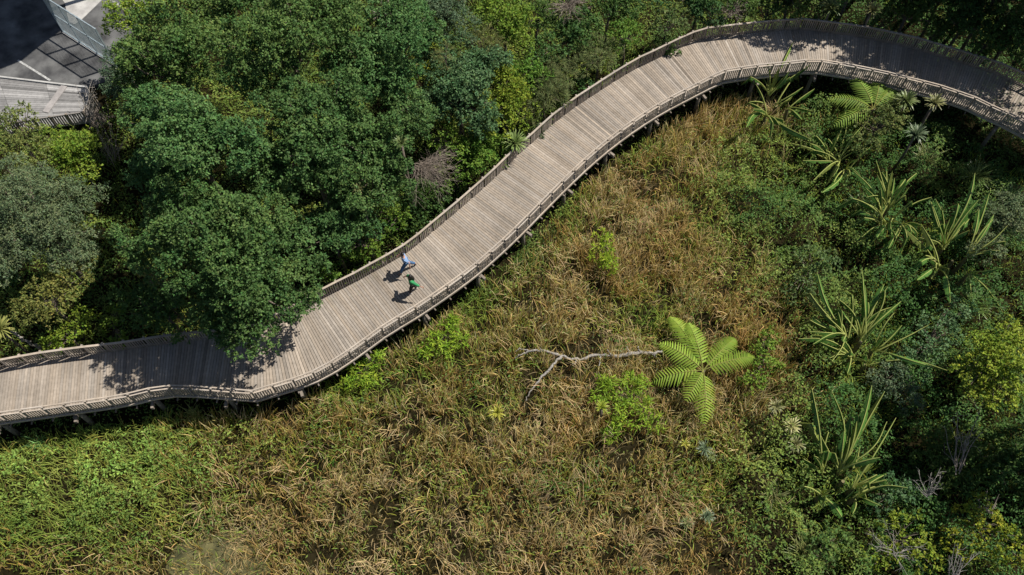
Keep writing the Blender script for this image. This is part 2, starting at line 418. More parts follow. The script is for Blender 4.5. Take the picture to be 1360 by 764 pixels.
# bents: pairs of piles with a cross beam and a raking brace
for k in range(3, len(CEN) - 2, 8):
    a, b = EL[k], EU[k]; d = unit(b - a); t = np.array([d[1], -d[0]])
    hb = MB(); hb.beam((*(a - d * 0.5), DECK - 0.4), (*(b + d * 0.5), DECK - 0.4), 0.14, 0.22, (0.2, 0.17, 0.14)); hb.build('cross_beam', M['timber'], bw)
    for p, s in ((a + d * 0.15, -1), (b - d * 0.15, 1)):
        g = float(gz(*p)); pb = MB()
        pb.tube([(*p, g - 0.4), (*p, DECK - 0.5)], [0.14, 0.125], 10); pb.build('pile', M['pile'], bw, True)
    br = MB(); br.beam((*(a + d * 0.3 + t * 0.16), DECK - 0.55), (*(b - d * 0.3 + t * 0.16), float(gz(*b)) + 0.3), 0.09, 0.12, (0.17, 0.14, 0.11)); br.build('brace', M['timber'], bw)

# ------------------------------------------------------------------ timber landing by the car park
ld = thing('timber_landing', 'grey weathered timber landing with a short picket railing beside the car park', 'timber deck', (*at(60, 130, 0)[:2], DECK - 0.3))
mb = MB()
A0, A1 = at(-70, 95, DECK)[:2], at(118, 117.5, DECK)[:2]; B0, B1 = at(-30, 185, DECK)[:2], at(119, 163, DECK)[:2]
nb = 24
for i in range(nb):
    f0, f1 = i / nb, (i + 0.92) / nb
    q4 = [A0 + (B0 - A0) * f0, A1 + (B1 - A1) * f0, A1 + (B1 - A1) * f1, A0 + (B0 - A0) * f1]
    for s0, s1 in ((0, 0.36), (0.362, 0.7), (0.702, 1.0)):
        L0, L1 = q4[0], q4[1]; L2, L3 = q4[2], q4[3]
        g = random.gauss(1.1, 0.2); col = (0.2 * g, 0.195 * g, 0.19 * g)
        w = [L0 + (L1 - L0) * s0, L0 + (L1 - L0) * s1, L3 + (L2 - L3) * s1, L3 + (L2 - L3) * s0]
        mb.hexa([(*p, DECK - 0.05) for p in w], [(*p, DECK + 0.035 + random.uniform(-.004, .004)) for p in w], col)
mb.build('deck', M['timber'], ld)
k = MB(); k.beam((*A0, DECK + 0.09), (*A1, DECK + 0.09), 0.12, 0.1, (0.36, 0.355, 0.34)); k.build('edge_kerb', M['timber'], ld)
k = MB(); k.beam((*at(86, 115, DECK)[:2], DECK + 0.06), (*at(61, 150, DECK)[:2], DECK + 0.06), 0.42, 0.05, (0.3, 0.28, 0.27)); k.build('cover_board', M['timber'], ld)
r = MB(); r4 = MB(); C0, C1 = B0 + (B1 - B0) * 0.12, B1
r.beam((*C0, DECK + 1), (*C1, DECK + 1), 0.09, 0.07, (0.2, 0.185, 0.17)); r4.beam((*C0, DECK + .15), (*C1, DECK + .15), 0.07, 0.07, (0.2, 0.185, 0.17))
rr = r.build('railing', M['timber'], ld); r4.build('bottom_rail', M['timber'], rr); pk = MB(); n = 40
for i in range(n):
    p = C0 + (C1 - C0) * (i + .5) / n; pk.beam((*p, DECK + 0.0), (*p, DECK + 1.0), 0.03, 0.09, wood(1.15, 0.1), up=(B1 - B0).tolist() + [0])
pk.build('pickets', M['timber'], rr)
for i in range(7):
    p = C0 + (C1 - C0) * i / 6; pb = MB(); pb.beam((*p, float(gz(*p)) - 0.3), (*p, DECK + 1.08), 0.1, 0.1, wood(0.8)); pb.build('post', M['timber'], rr)
# splayed end section of the railing
e = MB(); E0, E1 = B1, at(134, 140, DECK)[:2]
for z in (0.15, 1.0): e.beam((*E0, DECK + z), (*E1, DECK + z), 0.07, 0.06, wood(0.9))
for i in range(9):
    p = E0 + (E1 - E0) * (i + .5) / 9; e.beam((*p, DECK - 0.05), (*p, DECK + 1.05), 0.05, 0.08, wood(1.1))
e.build('end_railing', M['timber'], ld)

# ------------------------------------------------------------------ tall steel fence
FH = 3.35
fa, fb, fc = at(85, 43.2, DECK)[:2], at(60, -2, DECK)[:2], at(147, 83, DECK)[:2]
fb2 = fa + (fb - fa) * 1.5; fc2 = fa + (fc - fa) * 1.12
fe = thing('security_fence', 'tall galvanised steel bar fence turning a corner beside the car park', 'fence', (*fa, DECK))
def fence_run(a, b, nbays):
    for i in range(nbays + 1):
        p = a + (b - a) * i / nbays
        if i or a is fa and b is fc2:
            pb = MB(); pb.beam((*p, DECK - 0.2), (*p, DECK + FH), 0.1, 0.1, up=(*(b - a), 0)); pb.build('post', M['steel'], fe)
    for i in range(nbays):
        p, q2 = a + (b - a) * i / nbays, a + (b - a) * (i + 1) / nbays; bb = MB()
        for z, w in ((0.1, 0.09), (FH / 2, 0.07), (FH - 0.04, 0.07)): bb.beam((*p, DECK + z), (*q2, DECK + z), w, w)
        m = int(np.linalg.norm(q2 - p) / 0.125)
        for j in range(1, m):
            c = p + (q2 - p) * j / m; bb.beam((*c, DECK + 0.1), (*c, DECK + FH - 0.04), 0.026, 0.026, up=(*(b - a), 0))
        bb.build('bar_panel', M['steel'], fe)
fence_run(fa, fc2, 3); fence_run(fa, fb2, 3)
kb = MB(); kb.beam((*fa, DECK + 0.055), (*fc2, DECK + 0.055), 0.22, 0.1); kb.build('kerb', M['concrete'], fe)
# unseen roof on posts, added and shaped to shadow the car park corner
def lift(px, py, h): 
    p = at(px, py, DECK); return p[0] + h / math.tan(SUN_EL) * math.cos(SUN_AZ), p[1] + h / math.tan(SUN_EL) * math.sin(SUN_AZ)
RHT = 11.0
rp = [lift(*p, RHT) for p in [(-90, 112), (0, 92), (25, 82), (52, 60), (77, 42), (66, 12), (50, -25), (-120, -30)]]
sh = thing('shadow_caster', 'unseen high roof on posts added to shade the corner of the car park', 'shadow_caster', (*rp[6], DECK))
n = len(rp); mb = MB()
mb.add([(*p, DECK + RHT) for p in rp] + [(*p, DECK + RHT - 0.3) for p in rp], [tuple(range(n)), tuple(range(2 * n - 1, n - 1, -1))] + [(i, i + n, (i + 1) % n + n, (i + 1) % n) for i in range(n)])
mb.build('roof', M['roof'], sh)  # added unseen roof, there only to cast the shadow
for i in (5, 6, 7):
    pb = MB(); p = np.array(rp[i]); c = np.mean(rp, axis=0); p = p + (c - p) * 0.12
    pb.tube([(*p, DECK), (*p, DECK + RHT - 0.3)], [0.18, 0.18], 12); pb.build('post', M['steel'], sh, True)

# ------------------------------------------------------------------ trees and shrubs
def jitter_col(base, n, sv=0.22, sh=0.12, rng=RNG):
    b = np.array(base)[None, :] * np.clip(rng.normal(1, sv, (n, 1)), 0.4, 1.9)
    return np.clip(b * (1 + rng.normal(0, sh, (n, 3)) * np.array([1.0, 0.35, 0.8])), 0.003, 0.9)
KIND = {
    #            lobe  leafL leafW  tufts/m2 per tuft colour               second colour         mat
    'dense':   (0.52, 0.155, 0.095, 33, 8, (0.056, 0.122, 0.034), (0.118, 0.192, 0.054), 'leaf'),
    'bluish':  (0.50, 0.170, 0.100, 20, 7, (0.072, 0.135, 0.048), (0.125, 0.190, 0.072), 'leaf'),
    'fine':    (0.50, 0.130, 0.058, 36, 9, (0.085, 0.135, 0.068), (0.145, 0.190, 0.098), 'leaf'),
    'yellow':  (0.42, 0.160, 0.095, 22, 8, (0.125, 0.200, 0.022), (0.240, 0.290, 0.035), 'leaf'),
    'bright':  (0.45, 0.165, 0.095, 22, 8, (0.085, 0.180, 0.025), (0.160, 0.250, 0.035), 'leaf'),
    'lance':   (0.45, 0.300, 0.060, 22, 8, (0.160, 0.260, 0.018), (0.320, 0.390, 0.035), 'leaf'),
    'wispy':   (0.50, 0.320, 0.032, 28, 10, (0.140, 0.155, 0.050), (0.220, 0.215, 0.075), 'blade'),
    'olive':   (0.45, 0.150, 0.075, 26, 8, (0.120, 0.150, 0.040), (0.195, 0.200, 0.050), 'leaf'),
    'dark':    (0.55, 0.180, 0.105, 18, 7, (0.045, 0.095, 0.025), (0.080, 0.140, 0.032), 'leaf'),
}
def crown_geo(blobs, kind, rng, dens=1.0):
    lobe, lL, lW, tpm, per, c1, c2, _ = KIND[kind]
    Ps, Ds, Ns, Cs, lobes = [], [], [], [], []
    big = []; tone = rng.normal(1, 0.07); warm = rng.normal(0, 0.07)
    for (c, R, RZ) in blobs:                 # large crowns break up into boughs
        if R < 1.5: big.append((c, R, RZ)); continue
        br = min(1.95 if kind == 'dense' else 1.5, R * 0.46); nb = int(2.3 * (R / br) ** 2)
        i = np.arange(nb) + 0.5; zz = 1 - 1.25 * i / nb; ph = i * 2.39996 + rng.uniform(0, 6); rr = np.sqrt(np.clip(1 - zz * zz, 0, 1))
        d = np.stack([rr * np.cos(ph), rr * np.sin(ph), zz], 1) + rng.normal(0, 0.13, (nb, 3))
        f = np.where(rng.random(nb) < 0.3, rng.uniform(0.35, 0.6, nb), rng.uniform(0.84, 1.12, nb))
        for k in range(nb):
            b = br * rng.uniform(0.62, 1.15)
            big.append((c + d[k] * f[k] * np.array([R - b * .75, R - b * .75, RZ - b * .3]), b, b * rng.uniform(.6, .85)))
        big.append((c - np.array([0, 0, RZ * .45]), R * .5, RZ * .4))
    for (c, R, RZ) in big:
        bt = rng.uniform(0, 1)
        lr0 = min(lobe, R * 0.45)
        n = max(6, int(3.3 * R * R / (lr0 * lr0) * 0.46))
        i = np.arange(n) + 0.5; zz = 1 - 1.28 * i / n; ph = i * 2.39996 + rng.uniform(0, 6)
        rr = np.sqrt(np.clip(1 - zz * zz, 0, 1))
        d = np.stack([rr * np.cos(ph), rr * np.sin(ph), zz], 1) + rng.normal(0, 0.1, (n, 3))
        # uneven outline
        bump = 0.82 + 0.24 * vnoise(d[:, 0] * 1.7 + c[0], d[:, 1] * 1.7 + c[1], 5) + rng.uniform(-0.14, 0.08, n)
        bump = np.where(rng.random(n) < 0.14, bump * 0.7, bump)
        lc = c + d * np.array([R - lr0 * 0.6, R - lr0 * 0.6, RZ - lr0 * 0.3]) * bump[:, None]
        lr = lr0 * rng.uniform(0.6, 1.3, n)
        lobes.append(lc)
        for k in range(n):
            tn = max(3, int(tpm * 2.6 * lr[k] ** 2 * dens))
            u = unit(rng.normal(0, 1, (tn, 3)) + np.array([0, 0, 0.55]) + d[k] * 0.35)
            tp = lc[k] + u * lr[k] * rng.uniform(0.55, 1.08, (tn, 1)) * np.array([1, 1, 0.85])
            base = np.array(c1) + (np.array(c2) - np.array(c1)) * np.clip(0.25 + 0.5 * bt + rng.normal(0, 0.22), 0, 1)
            base = base * tone * np.array([1 + warm, 1, 1 - warm])
            m = tn * per
            P = np.repeat(tp, per, 0); U = np.repeat(u, per, 0)
            D = unit(U * 0.45 + rng.normal(0, 0.75, (m, 3)) + np.array([0, 0, 0.05]))
            N = unit(U * 0.8 + np.array([0, 0, 0.7]) + rng.normal(0, 0.42, (m, 3)))
            if kind == 'wispy': D = unit(U + rng.normal(0, 0.35, (m, 3)))
            Ps.append(P + rng.normal(0, 0.05, (m, 3))); Ds.append(D); Ns.append(N)
            Cs.append(jitter_col(base, m, 0.2, 0.1, rng))
    P, D, N, C = map(np.concatenate, (Ps, Ds, Ns, Cs)); m = len(P)
    V, F = leaf_quads(P, D, N, rng.uniform(0.7, 1.25, m) * lL, rng.uniform(0.75, 1.2, m) * lW)
    return V, F, C, np.concatenate(lobes)
def plant(name, label, cat, spec, kind, group=None, trunk_r=None, dens=1.0, flat=0.62, seed=None, bark='bark', world=False, base=(0, 0)):
    """spec: list of (px, py, height, radius_px[, z-radius factor]) measured in the photograph"""
    rng = np.random.default_rng(seed if seed is not None else abs(hash((round(spec[0][0]), round(spec[0][1])))) % 99999)
    blobs = []
    for sp in spec:
        if world: c = np.array(sp[:3], float); R = sp[3]
        else: c = at(sp[0], sp[1], sp[2]); R = sp[3] * scale_at(sp[0], sp[1], sp[2]) * (0.94 if kind == 'dense' else 1)
        blobs.append((c, R, R * (sp[4] if len(sp) > 4 else (0.85 if kind == 'dense' else flat))))
    V, F, C, lobes = crown_geo(blobs, kind, rng, dens)
    c0, R0, RZ0 = blobs[0]; bx, by = c0[0] + base[0], c0[1] + base[1]; g = float(gz(bx, by))
    t = thing(name, label, cat, (bx, by, g), group)
    link('crown', mesh_from('crown', V, F, M[KIND[kind][7]], C), t)
    r0 = trunk_r or max(0.04, R0 * 0.055); mb = MB()
    fork = np.array([c0[0], c0[1], max(g + 0.3, c0[2] - RZ0 * 0.75)])
    mid = (np.array([bx, by, g - 0.2]) + fork) / 2 + np.array([*rng.normal(0, 0.12, 2), 0])
    mb.tube([(bx, by, g - 0.2), mid, fork], [r0 * 1.25, r0, r0 * 0.85], 8)
    pick = lobes[rng.permutation(len(lobes))[:min(len(lobes), 26)]]
    for l in pick:
        m1 = fork + (l - fork) * 0.5 + np.array([*rng.normal(0, 0.1 * R0, 2), 0.12 * R0])
        mb.tube([fork - (0, 0, r0), m1, l], [r0 * 0.5, r0 * 0.3, r0 * 0.1], 5, cap=False)
    mb.build('trunk', M[bark], t, True)
    return t

G = 'trees of the forest above the boardwalk'
plant('evergreen_tree', 'big round dark green tree whose crown hangs over the boardwalk railing', 'tree',
      [(290, 335, 10.0, 92), (352, 305, 9.2, 62), (240, 290, 9.2, 70), (340, 385, 7.8, 62), (352, 450, 6.2, 24), (205, 340, 8.6, 40), (398, 372, 6.6, 40), (322, 464, 6.0, 22), (300, 405, 7.6, 50), (412, 398, 6.0, 20), (330, 432, 6.8, 38), (382, 408, 6.4, 34), (300, 440, 6.6, 28)], 'dense', G)
plant('evergreen_tree', 'broad dark green tree directly above the one overhanging the boardwalk', 'tree',
      [(255, 188, 11.5, 80), (205, 155, 10.0, 48), (322, 205, 10.6, 60), (210, 232, 9.4, 42)], 'dense', G)
plant('evergreen_tree', 'dense green tree between the steel fence and the top edge of the frame', 'tree',
      [(232, 75, 10.0, 76), (285, 30, 9.6, 55), (190, 95, 8.3, 44)], 'dense', G)
plant('evergreen_tree', 'tall dark green tree at the top edge, second from the steel fence', 'tree',
      [(382, 55, 12.0, 78), (342, 105, 11.0, 55), (440, 28, 11.0, 55), (350, -25, 11.5, 60)], 'dense', G)
plant('evergreen_tree', 'dark green tree in the middle of the forest, surrounded by other crowns', 'tree',
      [(405, 175, 10.0, 72), (455, 140, 9.4, 50), (378, 235, 8.4, 50), (440, 225, 8.2, 48)], 'dense', G)
plant('evergreen_tree', 'small leaved dark tree left of the yellow green shrubs at the top edge', 'tree',
      [(510, 70, 8.8, 66), (545, 25, 8.8, 50), (470, 95, 8.5, 45), (520, 120, 7.8, 42)], 'dense', G)
plant('evergreen_tree', 'mid green tree with starry tufts growing above the dead brush pile', 'tree',
      [(505, 195, 7.2, 60), (540, 160, 7.2, 42), (470, 255, 6.6, 52), (520, 235, 6.2, 40)], 'dense', G)
plant('evergreen_tree', 'low green tree crown left of the dead brush and above the walking people', 'tree',
      [(440, 300, 5.6, 42), (400, 325, 5.5, 34), (478, 300, 4.8, 30)], 'dense', G)
plant('broadleaf_tree', 'blue green broadleaf tree with greyish leaves right of the yellow green shrubs', 'tree',
      [(608, 120, 6.6, 60), (640, 90, 6.4, 42), (590, 75, 6.6, 40), (640, 160, 5.6, 38), (570, 140, 6.2, 36)], 'bluish', G)
plant('yellow_shrub', 'yellow green shrub wedged between dark tree and blue green tree near the top', 'shrub', [(562, 62, 7.2, 26), (575, 95, 6.9, 20), (556, 100, 7, 18)], 'yellow')
plant('yellow_shrub', 'bright yellow green tree at the top edge above the middle of the frame', 'tree', [(672, 30, 6.4, 40), (690, 60, 5.8, 26), (650, 8, 6.4, 26)], 'bright')
plant('pale_shrub', 'pale grey green feathery shrub at the top edge left of the bright green tree', 'shrub', [(588, 14, 7.8, 34), (612, 40, 7.2, 26)], 'fine')
plant('wispy_shrub', 'olive brown feathery shrub in front of the pale grey green one', 'shrub', [(642, 58, 6.6, 24), (655, 70, 6.4, 16)], 'wispy')
plant('wispy_shrub', 'ochre feathery tuft between the yellow green shrub and blue green tree', 'shrub', [(592, 76, 7.9, 15)], 'wispy')
plant('yellow_tree', 'yellow green tree just above the boardwalk railing, right of the blue green tree', 'tree',
      [(672, 125, 5.2, 38), (655, 160, 5.0, 32), (690, 150, 4.2, 26)], 'yellow')
plant('wispy_shrub', 'feathery olive shrub touching the upper railing where the deck straightens', 'shrub', [(728, 118, 4.3, 32), (705, 145, 3.9, 24), (742, 96, 4.0, 22)], 'wispy')
plant('wispy_shrub', 'rounded feathery olive green shrub under the bare grey one at the top', 'shrub', [(795, 74, 4.2, 26), (778, 88, 4, 18)], 'wispy')
plant('green_shrub', 'bright green shrub in a ring of shade above the upper railing', 'shrub', [(830, 50, 4.4, 26), (838, 34, 4.3, 16)], 'bright')
plant('green_shrub', 'blue green shrub right of the bright shrub by the upper railing', 'shrub', [(886, 34, 4.2, 24), (905, 14, 4.2, 20)], 'bluish')
plant('green_shrub', 'leafy green shrub at the top edge above the blue green one', 'shrub', [(930, 4, 4.6, 30), (870, 2, 4.4, 24)], 'dark')
plant('green_shrub', 'dark leafy shrub behind the bare grey twigs at the top', 'shrub', [(760, 40, 4.6, 36), (725, 70, 4.5, 28)], 'dark')
plant('green_shrub', 'leafy green shrub growing against the upper railing below the dead brush', 'shrub', [(636, 205, 3.7, 36), (665, 200, 3.4, 26), (610, 235, 3.0, 20)], 'bright')
plant('green_shrub', 'small bright green shrub above the dead brush pile', 'shrub', [(585, 178, 4.6, 28), (615, 190, 4.2, 20)], 'bright')
plant('green_shrub', 'low green shrub between dark forest and railing above the walking people', 'shrub', [(490, 318, 3.1, 30), (520, 288, 3.0, 26), (462, 340, 2.9, 16)], 'bright')
plant('green_shrub', 'dark low shrub in the shade under the dead brush', 'shrub', [(570, 262, 2.2, 34), (545, 290, 2.0, 26)], 'dark')
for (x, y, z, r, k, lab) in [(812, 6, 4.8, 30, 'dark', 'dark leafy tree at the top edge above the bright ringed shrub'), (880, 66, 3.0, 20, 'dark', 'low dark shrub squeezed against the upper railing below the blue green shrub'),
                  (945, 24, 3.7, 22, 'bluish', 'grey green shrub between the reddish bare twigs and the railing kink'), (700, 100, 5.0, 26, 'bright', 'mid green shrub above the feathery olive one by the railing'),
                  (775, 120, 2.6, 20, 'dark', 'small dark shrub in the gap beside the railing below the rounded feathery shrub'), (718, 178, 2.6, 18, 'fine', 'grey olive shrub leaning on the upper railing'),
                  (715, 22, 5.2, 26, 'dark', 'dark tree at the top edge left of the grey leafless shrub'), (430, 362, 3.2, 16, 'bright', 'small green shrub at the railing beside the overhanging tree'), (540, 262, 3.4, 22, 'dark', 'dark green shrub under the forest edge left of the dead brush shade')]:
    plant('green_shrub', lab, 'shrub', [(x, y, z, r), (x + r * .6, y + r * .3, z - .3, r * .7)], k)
# left margin
plant('grey_tree', 'large grey green fine leaved tree on the left edge of the frame', 'tree',
      [(50, 300, 7.0, 72), (95, 275, 6.4, 40), (30, 250, 6.8, 45), (100, 335, 6.0, 38), (10, 345, 6.4, 42)], 'fine', G)
plant('olive_tree', 'olive yellow tree in front of the grey green one on the left', 'tree', [(62, 400, 5.3, 36), (88, 372, 5.3, 30), (40, 415, 4.9, 24), (110, 352, 5.4, 18)], 'olive')
plant('olive_tree', 'olive green tree at the left edge below the timber landing', 'tree', [(22, 178, 6.6, 38), (45, 205, 6.4, 26)], 'olive')
plant('yellow_tree', 'yellow green tree just below the picket railing of the landing', 'tree', [(95, 205, 5.6, 36), (70, 185, 5.4, 24), (118, 228, 5.2, 20), (112, 182, 5.0, 16)], 'yellow')
plant('green_shrub', 'bright green leafy shrub between the left trees and the boardwalk railing', 'shrub', [(92, 446, 2.9, 26), (112, 425, 3.1, 18), (70, 458, 2.5, 18)], 'bright')
plant('green_shrub', 'narrow bright green climber hanging beside the dark gap left of the big tree', 'shrub', [(150, 432, 3.3, 14), (160, 452, 3.4, 13), (155, 412, 3.2, 10)], 'bright')
plant('green_shrub', 'small leafy tree with pale clumps left of the big overhanging tree', 'tree', [(172, 330, 9.6, 24), (187, 350, 9.0, 18), (160, 310, 9.0, 16), (240, 398, 7.6, 12), (205, 372, 8.2, 14)], 'dense')
plant('shaded_tree', 'dark leafy tree in the shade between the big overhanging tree and the left railing', 'tree', [(215, 412, 4.8, 42), (262, 428, 4.6, 30), (175, 400, 4.4, 30)], 'dark', 'shaded understorey trees')
plant('yellow_tree', 'glossy yellow green bush behind the steel fence at the forest corner', 'tree', [(168, 22, 8.0, 32), (195, 5, 8.3, 30), (150, 40, 7.0, 16)], 'yellow')
plant('grey_tree', 'grey green fine leaved tree right of the fence beneath the yellow green bush', 'tree', [(165, 85, 6.6, 30), (158, 110, 6.0, 24), (178, 115, 6.2, 24)], 'fine')

# right hand side
plant('yellow_bush', 'large bright yellow green bush on the right edge of the frame', 'bush', [(1325, 478, 3.4, 40), (1350, 448, 3.4, 28), (1288, 500, 2.8, 26), (1335, 525, 2.7, 28), (1300, 455, 2.8, 20), (1312, 530, 2.4, 16)], 'yellow')
plant('yellow_bush', 'yellow leaved shrub among bare white twigs at the bottom right', 'bush', [(1200, 712, 2.6, 36), (1168, 738, 2.5, 26), (1225, 742, 2.6, 28)], 'yellow', dens=0.6)
plant('yellow_bush', 'yellow green shrub in the bottom right corner of the frame', 'bush', [(1305, 700, 2.8, 36), (1340, 728, 2.8, 34), (1275, 725, 2.6, 26)], 'yellow', dens=0.7)
plant('lance_bush', 'lime green bush with long narrow leaves left of the tree fern', 'bush', [(828, 520, 2.0, 24), (800, 530, 1.8, 19), (852, 540, 1.9, 21), (830, 555, 1.8, 22), (806, 510, 1.7, 14), (868, 562, 1.6, 15), (812, 574, 1.5, 13), (845, 508, 1.7, 14)], 'lance', dens=.75)
plant('lance_bush', 'lime yellow bush beside the lower railing at the pile below the walking people', 'bush', [(596, 440, 1.8, 14), (580, 452, 1.7, 14), (612, 455, 1.6, 13), (590, 468, 1.6, 13), (566, 466, 1.5, 10), (602, 428, 1.8, 9)], 'lance', dens=.65)
plant('lance_bush', 'lime yellow bush hugging the lower railing where the boardwalk bends', 'bush', [(480, 492, 1.8, 17), (500, 476, 1.8, 14), (465, 508, 1.7, 12), (492, 505, 1.5, 12)], 'lance', dens=.75)
plant('lance_bush', 'slim lime green sapling standing alone in the brown reeds', 'bush', [(802, 318, 2.4, 12), (800, 336, 2.2, 16), (806, 352, 1.9, 14)], 'lance')
plant('green_shrub', 'yellowish green shrub around the cabbage trees by the right railing', 'shrub', [(1165, 165, 3.0, 30), (1185, 150, 3.1, 24), (1150, 190, 2.6, 22)], 'olive')
plant('green_shrub', 'blue green leafy shrub immediately right of the tree fern', 'shrub', [(1015, 480, 2.0, 22), (1000, 510, 1.9, 18), (1020, 450, 1.9, 14)], 'bright')
plant('green_shrub', 'dark rounded shrub between the clumps of paddle leaved plants', 'shrub', [(1080, 350, 2.2, 30), (1060, 390, 2.0, 24)], 'bluish')
plant('green_shrub', 'small leaved grey green shrub at the right edge near the boardwalk', 'shrub', [(1335, 290, 2.6, 38), (1310, 330, 2.4, 30)], 'fine')
plant('green_shrub', 'grey green shrub left of the large yellow green bush', 'shrub', [(1240, 450, 2.2, 34), (1215, 480, 2.0, 26), (1265, 415, 2.2, 26)], 'bluish')
plant('green_shrub', 'grey green shrub below the middle paddle leaved plant', 'shrub', [(1180, 500, 2.0, 30), (1205, 530, 1.9, 24)], 'fine')
plant('green_shrub', 'dark leafy shrub in deep shade near the bottom right', 'shrub', [(1260, 620, 2.2, 44), (1300, 600, 2.2, 36), (1230, 580, 2.0, 28)], 'dark')
plant('green_shrub', 'mid green shrub below the lowest paddle leaved plant', 'shrub', [(1190, 655, 2.2, 26), (1165, 670, 2.0, 18)], 'bluish')
plant('green_shrub', 'dark shrub at the right edge below the large yellow green bush', 'shrub', [(1345, 620, 2.4, 44), (1350, 580, 2.4, 30)], 'dark')
plant('green_shrub', 'mid green shrub at the bottom edge left of the yellow leaved one', 'shrub', [(1090, 735, 1.9, 24), (1110, 710, 1.8, 20)], 'dark')

# shaded forest beyond the railing at the top right
GT = 'shaded trees above the right end of the boardwalk'
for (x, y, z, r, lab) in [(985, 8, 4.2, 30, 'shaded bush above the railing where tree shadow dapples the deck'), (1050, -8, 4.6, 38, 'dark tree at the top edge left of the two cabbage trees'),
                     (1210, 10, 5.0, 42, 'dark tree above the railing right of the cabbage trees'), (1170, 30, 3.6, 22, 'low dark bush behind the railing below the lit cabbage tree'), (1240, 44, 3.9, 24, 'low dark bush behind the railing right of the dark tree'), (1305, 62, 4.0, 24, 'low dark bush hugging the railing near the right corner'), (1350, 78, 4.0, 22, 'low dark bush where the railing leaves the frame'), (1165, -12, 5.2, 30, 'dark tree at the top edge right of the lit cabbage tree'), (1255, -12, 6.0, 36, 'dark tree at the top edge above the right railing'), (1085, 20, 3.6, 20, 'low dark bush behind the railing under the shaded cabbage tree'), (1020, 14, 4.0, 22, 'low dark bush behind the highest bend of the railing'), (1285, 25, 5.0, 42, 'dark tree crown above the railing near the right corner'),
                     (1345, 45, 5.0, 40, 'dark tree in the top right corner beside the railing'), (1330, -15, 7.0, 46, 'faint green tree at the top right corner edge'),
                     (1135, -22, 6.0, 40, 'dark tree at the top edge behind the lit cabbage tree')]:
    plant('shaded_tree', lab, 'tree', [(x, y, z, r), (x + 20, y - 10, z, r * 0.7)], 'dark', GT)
GS = 'tall trees just outside the right side of the frame'
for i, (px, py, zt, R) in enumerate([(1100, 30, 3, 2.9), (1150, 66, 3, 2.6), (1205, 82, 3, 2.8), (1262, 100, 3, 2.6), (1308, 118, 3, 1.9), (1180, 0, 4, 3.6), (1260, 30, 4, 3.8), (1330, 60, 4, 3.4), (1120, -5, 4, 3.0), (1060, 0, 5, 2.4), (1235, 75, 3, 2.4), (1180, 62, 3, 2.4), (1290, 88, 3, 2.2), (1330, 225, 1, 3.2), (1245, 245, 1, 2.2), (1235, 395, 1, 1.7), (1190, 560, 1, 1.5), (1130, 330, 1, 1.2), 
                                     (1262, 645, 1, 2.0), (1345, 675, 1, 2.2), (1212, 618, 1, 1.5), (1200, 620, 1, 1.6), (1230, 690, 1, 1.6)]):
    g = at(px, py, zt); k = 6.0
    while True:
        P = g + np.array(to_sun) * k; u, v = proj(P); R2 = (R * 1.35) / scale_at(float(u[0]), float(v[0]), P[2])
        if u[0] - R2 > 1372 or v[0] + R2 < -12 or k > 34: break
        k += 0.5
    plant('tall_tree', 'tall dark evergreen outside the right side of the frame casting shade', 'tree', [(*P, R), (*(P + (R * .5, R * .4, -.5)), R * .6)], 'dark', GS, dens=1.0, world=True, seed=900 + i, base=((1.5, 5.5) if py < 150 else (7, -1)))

# ------------------------------------------------------------------ spiky rosettes, ferns, paddle leaved plants
def rosette(label, px, py, z, rpx, cols, group='cabbage trees and spiky rosettes', n=80, seed=0, cat='cabbage tree', droop=0.75, base=(0, 0)):
    rng = np.random.default_rng(seed + int(px * 7 + py)); c = at(px, py, z); R = rpx * scale_at(px, py, z)
    bx, by = c[0] + base[0], c[1] + base[1]; g = float(gz(bx, by)); t = thing('cabbage_tree', label, cat, (bx, by, g), group)
    az = rng.uniform(0, 2 * np.pi, n); el = 0.2 + 1.35 * rng.uniform(0, 1.0, n) ** 0.8
    P = np.tile(c - np.array([0, 0, R * 0.25]), (n, 1)) + rng.normal(0, 0.03, (n, 3))
    k = rng.random(n)[:, None]; C = np.array(cols[0]) * (1 - k) + np.array(cols[1]) * k
    H = R * rng.uniform(0.8, 1.12, n)
    V, F, Cc = ribbons(P, H, az, el, np.full(n, max(0.045, R * 0.1)), 4, C * 0.9, C * 1.15, curl=droop)
    link('leaf_rosette', mesh_from('leaf_rosette', V, F, M['gloss'], Cc), t)
    mb = MB(); mb.tube([(bx, by, g - 0.2), ((bx + c[0]) / 2 + .05, (by + c[1]) / 2 - .04, (g + c[2]) / 2), tuple(c - np.array([0, 0, R * 0.2]))], [0.1, 0.08, 0.07], 7)
    mb.build('trunk', M['bark'], t, True); return t
GRN = ((0.10, 0.15, 0.045), (0.2, 0.23, 0.09)); YEL = ((0.26, 0.27, 0.03), (0.42, 0.4, 0.07)); BLU = ((0.10, 0.15, 0.08), (0.17, 0.21, 0.12)); OLV = ((0.15, 0.17, 0.06), (0.3, 0.28, 0.13))
rosette('green cabbage tree rosette nearest the lower railing at the right, yellow lower leaves', 1241, 137, 4.2, 17, OLV, n=90)
rosette('cabbage tree rosette just left of the one touching the right railing', 1203, 134, 3.9, 20, GRN, n=90)
rosette('cabbage tree rosette below the pair near the right railing', 1216, 179, 3.7, 19, BLU, n=90)
rosette('sunlit cabbage tree at the top edge above the right railing', 1158, 14, 5.2, 17, OLV, n=70)
rosette('shaded cabbage tree at the top edge left of the sunlit one', 1104, 10, 5.0, 20, GRN, n=70)
rosette('green cabbage tree leaning over the upper railing in the middle', 684, 190, 4.15, 22, ((0.14, 0.21, 0.06), (0.25, 0.31, 0.11)), n=110, base=(-.9, .9))
rosette('large yellow tipped cabbage tree cut by the left edge above the boardwalk', 0, 438, 4.6, 24, ((0.2, 0.23, 0.06), (0.33, 0.32, 0.1)), n=110)
